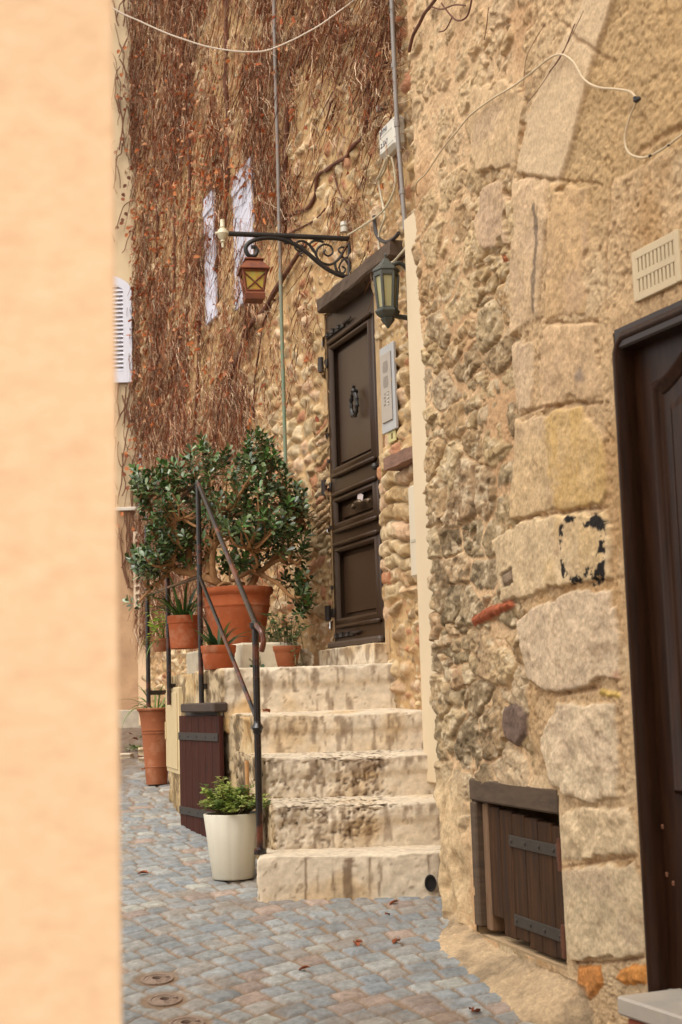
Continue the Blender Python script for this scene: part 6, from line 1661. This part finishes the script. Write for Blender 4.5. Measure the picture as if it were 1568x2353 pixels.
    for k in range(70):
        x_, y_ = random.uniform(255, 312), random.choice([random.uniform(0, 620), random.uniform(890, 1380)]); pts = [(x_, y_)]
        ddx = random.uniform(-1, 1)
        for q in range(random.randint(4, 9)): ddx = ddx * .7 + random.uniform(-.8, .8); pts.append((pts[-1][0] + ddx * 7, pts[-1][1] - random.uniform(6, 26)))
        sp = [atY(min(a_, 325), b_, 13.86) for a_, b_ in pts]; tube(mb, smooth_path(sp, 3), random.uniform(.003, .008), 4)
    obj('twig', mb, mat('thin twig bark', T(128, 86, 60), .85, .3, 20), t2, True)['kind'] = 'stuff'
    mb = MB()
    for k in range(40):
        q = atY(random.uniform(262, 312), random.choice([random.uniform(300, 560), random.uniform(0, 240), random.uniform(1000, 1240)]), 13.84); a = random.random() * 6.3
        leaf(mb, q, (math.cos(a), -.4, math.sin(a)), (0, -1, 0), .05, .04, .2, .2, tuple(A3(random.choice([T(200, 120, 70), T(150, 90, 60), T(120, 76, 54)]))))
    obj('dead_leaf', mb, leafmat('thin dead leaf', .7, .2), t2, True, 60)['kind'] = 'stuff'
    # brown rooty stems over the top of the stone house
    t3 = thing('root_creeper', 'brown rooty creeper stems at the top of the stone house corner', 'creeper', near_p(.05, 4.2, .04))
    for pts, r in (([(1042, -20), (1014, 17), (1000, 34), (988, 58), (974, 83), (968, 104), (964, 122)], .008), ([(1040, 10), (1058, 34), (1078, 50), (1100, 40), (1110, 5), (1112, -20)], .004), ([(1014, 17), (1040, 24), (1070, 14), (1096, 16)], .0035), ([(928, 184), (940, 168), (950, 160)], .007),
                   ([(1066, 40), (1050, 70), (1034, 76)], .003), ([(1150, 20), (1146, 60), (1140, 95)], .002), ([(1280, 60), (1240, 130), (1232, 200)], .0012), ([(1370, 30), (1330, 110), (1270, 200), (1240, 240)], .0012), ([(1350, 60), (1320, 130), (1290, 170)], .002)):
        mb = MB(); sp = []
        for x_, y_ in pts:
            uu_, vv_ = nuv(x_, y_); sp.append(near_p(uu_, vv_, .05))
        tube(mb, smooth_path(sp, 5), r, 7); obj('stem', mb, SM, t3, True)
build_creeper()

# white painted shutters behind the creeper
def build_white_shutters():
    m = mat('white shutter boards', T(222, 222, 236), .6, .08, 12, 50, .2, .003, stretch=(6, 6, .6), spots=T(150, 130, 120), spotscale=9, spotlim=(.62, .75))
    for (xa, ya), (xb, yb), bot, lab in (((460, 445), (482, 445), 742, 'narrow white board shutter half hidden by creeper, far side'), ((526, 402), (568, 365), 700, 'wide white board shutter half hidden by creeper, nearer the lamp')):
        u0, u1 = WF.uv(xa, ya, .085)[0], WF.uv(xb, yb, .085)[0]; vt = WF.uv((xa + xb) / 2, (ya + yb) / 2, .085)[1]; vb = WF.uv((xa + xb) / 2, bot, .085)[1]
        mb = MB(); n = 4; lo, hi = min(u0, u1), max(u0, u1)
        for k in range(n): wbox(mb, WF, lo + (hi - lo) * k / n + .003, lo + (hi - lo) * (k + 1) / n - .003, vb, vt, .03, .058, .004)
        wbox(mb, WF, lo + .01, hi - .01, vt - .16, vt - .1, .058, .07, .004)
        o = obj('window_shutter', mb, m, ivy_house, label=lab)
build_white_shutters()

# ------------------------------------------------------------------ small things on the ground
def build_ground_things():
    iron = mat('worn cast cover', T(160, 138, 120), .6, .25, 20, 80, .4, .002, metal=.3, spots=T(90, 66, 52), spotscale=16)
    labs = ['small round cast valve cover, uppermost of the row by the peach wall', 'small round cast valve cover, second along the row by the peach wall', 'small round cast valve cover cut by the lower picture edge']
    for (x, y), lab in zip(((361, 2250), (379, 2298), (428, 2352)), labs):
        g = on_ground(x, y); mb = MB(); r = .062
        def rg(a, b, za, zb): lathe(mb, (0, 0, 0), [(a, za - .02), (a, za), (b, zb), (b, zb - .02)], 32)
        rg(r, r * .80, .004, .004); rg(r * .77, r * .52, .0025, .006); rg(r * .50, r * .30, .005, .007); lathe(mb, (0, 0, 0), [(r * .80, .0), (r * .3, .0)], 32)
        lathe(mb, (0, 0, 0), [(r * .30, .0), (0, -.004)], 24)
        box(mb, (r * .62, .01, .008), (1, 0, 0), (0, 1, 0), (0, 0, 1), .014, .010, .006, .002)
        me_o = obj('valve_cover', mb, iron, None, True); me_o.location = (g.x, g.y, g.z - .001); me_o.rotation_euler = (math.atan(.14), 0, 0)
        tag(me_o, lab, 'cover', 'valve covers in the paving')
        mb = MB(); box(mb, (0, 0, .0015), (1, 0, 0), (0, 1, 0), (0, 0, 1), .026, .012, .006, .002); k = obj('keyhole', mb, mat('rust key slot', S(60, 36, 26), .9), me_o)
    # fallen leaves, one mesh copied
    mb = MB(); random.seed(41)
    leaf(mb, Vector((-.03, 0, .004)), (1, 0, .12), (0, 0, 1), .06, .032, .35, .35, T(156, 88, 56))
    leaf(mb, Vector((-.012, .0, .006)), (.8, .7, .2), (0, 0, 1), .035, .02, .4, .3, T(132, 76, 50))
    proto = obj('fallen_leaf', mb, leafmat('fallen leaf', .7, .2), None, True, 60)
    spots = [((612, 1629), 7.62, .838, 'curled orange dead leaf on the fourth step'), ((906, 2078), None, 0, 'dead leaf on the setts close to the right end of the lowest step'), ((820, 2172), None, 0, 'flat reddish dead leaf in the middle of the open paving'),
             ((890, 2105), None, 0, 'dead leaf just in front of the lowest step towards its right end'), ((912, 2168), None, 0, 'dead leaf on the setts beside the cement haunch corner'), 
             ((478, 1893), None, 0, 'small tan dead leaf at the foot of the cellar door'), ((330, 1770), None, 0, 'brown dead leaf left of the tall terracotta pot'), ((310, 1700), None, 0, 'dead leaf on the earth by the far weeds'),
             ((300, 1688), None, 0, 'dead leaf nearest the far beige wall'), ((1092, 2330), None, 0, 'dead leaf at the lower end of the cement haunch'), ((322, 1742), None, 0, 'dead leaf in front of the loose stones'), ((700, 2230), None, 0, 'tiny dead leaf between setts, centre of the lower paving'), ((330, 2010), None, 0, 'dead leaf on the paving left of the white pot')]
    for k, ((x, y), Yp, z, lab) in enumerate(spots):
        o = proto if k == 0 else proto.copy()
        if k: COL.objects.link(o)
        g = atY(x, y, Yp) if Yp else on_ground(x, y)
        if Yp: g.z = z
        o.location = (g.x, g.y, g.z + .006); o.rotation_euler = (random.uniform(-.2, .2), random.uniform(-.2, .2), random.random() * 6.3); s = random.uniform(.55, 1.15); o.scale = (s, s, s)
        tag(o, lab, 'leaf', 'dead leaves fallen about the alley')
    # loose stones and weeds at the far corner
    for (x, y, s, lab) in ((338, 1733, .07, 'white loose stone beside the tall terracotta pot'), (292, 1742, .05, 'small brownish loose stone at the edge of the earth patch'), (334, 1752, .05, 'smaller whitish stone in front of the white loose stone')):
        g = on_ground(x, y)
        v = rough_block([(g.x - s, g.y - s * .6), (g.x + s, g.y - s * .6), (g.x + s, g.y + s * .6), (g.x - s, g.y + s * .6)], g.z - .03, g.z + s * .8, int(x), s * .38, .008, 0, .02)
        tag(block_obj('loose_stone', v, STEP_M, None), lab, 'stone')
    for (x, y, n, sz, lab) in ((318, 1726, 60, .10, 'low green weed among the loose stones'), (345, 1700, 40, .09, 'darker weed tuft behind the tall terracotta pot')):
        g = on_ground(x, y); mb = MB()
        for k in range(n):
            a = random.random() * 6.3; q = g + Vector((random.gauss(0, sz * .5), random.gauss(0, sz * .5), random.uniform(.005, .04)))
            leaf(mb, q, (math.cos(a), math.sin(a), random.uniform(.1, .9)), (0, 0, 1), random.uniform(.03, .06), .018, .1, .3, tuple(A3(random.choice(G)) * random.uniform(.7, 1.1)))
        tag(obj('weed', mb, leafmat('weed leaf', .5, .3, .2), None, True, 60), lab, 'weed')
build_ground_things()
# drain mouth at the right end of the lowest step
mb = MB(); c = atY(990, 2030, 6.55); lathe(mb, (0, 0, 0), [(0, -.0), (.020, -.0), (.022, .012), (.026, .012), (.027, -.01)], 20)
o = obj('drain_mouth', mb, mat('black drain', S(26, 22, 20), .6), None, True); o.location = (c.x, 6.565, c.z); o.rotation_euler = (PI / 2, 0, 0); o.scale = (1, 1.4, 1)
tag(o, 'black drain hole at the right end of the lowest step', 'drain')

# ================================================================== CAMERA, LIGHT
cam = bpy.data.cameras.new('camera'); co = bpy.data.objects.new('camera', cam); COL.objects.link(co)
cam.sensor_fit = 'VERTICAL'; cam.sensor_height = 36; cam.sensor_width = 24; cam.lens = 50; cam.clip_end = 500; cam.clip_start = .05
co.matrix_world = Matrix(((CR[0], CU[0], -fw[0], 0), (CR[1], CU[1], -fw[1], 0), (CR[2], CU[2], -fw[2], CZ), (0, 0, 0, 1)))
cam.dof.use_dof = True; cam.dof.focus_distance = 7.2; cam.dof.aperture_fstop = 4.6
scene.camera = co

SUN_EL, SUN_AZ = 56, 218     # azimuth measured clockwise from +Y: the sun stands behind the camera, to the left
w = bpy.data.worlds.new('World'); scene.world = w; w.use_nodes = True
nt = w.node_tree; bg = nt.nodes['Background']
sky = nt.nodes.new('ShaderNodeTexSky'); sky.sky_type = 'NISHITA'; sky.sun_disc = False
sky.sun_elevation = math.radians(SUN_EL); sky.sun_rotation = math.radians(SUN_AZ); sky.air_density = 1.0; sky.dust_density = 3.0; sky.ozone_density = .6
hs = nt.nodes.new('ShaderNodeHueSaturation'); hs.inputs['Saturation'].default_value = .08
nt.links.new(sky.outputs[0], hs.inputs['Color']); nt.links.new(mixc(nt, 1., hs.outputs[0], (1.0, .968, .925), 'MULTIPLY'), bg.inputs[0]); bg.inputs[1].default_value = .15
sun = bpy.data.lights.new('sun', 'SUN'); so = bpy.data.objects.new('sun', sun); COL.objects.link(so)
sun.energy = .6; sun.angle = math.radians(80); sun.color = (1, .96, .9)
e, a = math.radians(SUN_EL), math.radians(SUN_AZ)
dirv = Vector((math.sin(a) * math.cos(e), math.cos(a) * math.cos(e), math.sin(e)))
so.rotation_euler = dirv.to_track_quat('Z', 'Y').to_euler(); so.location = (0, 0, 8)

scene.view_settings.view_transform = 'Standard'; scene.view_settings.look = 'None'
scene.view_settings.exposure = EXPOSURE; scene.view_settings.gamma = 1
scene.render.engine = 'CYCLES'
scene.cycles.use_denoising = True
scene.cycles.max_bounces = 6
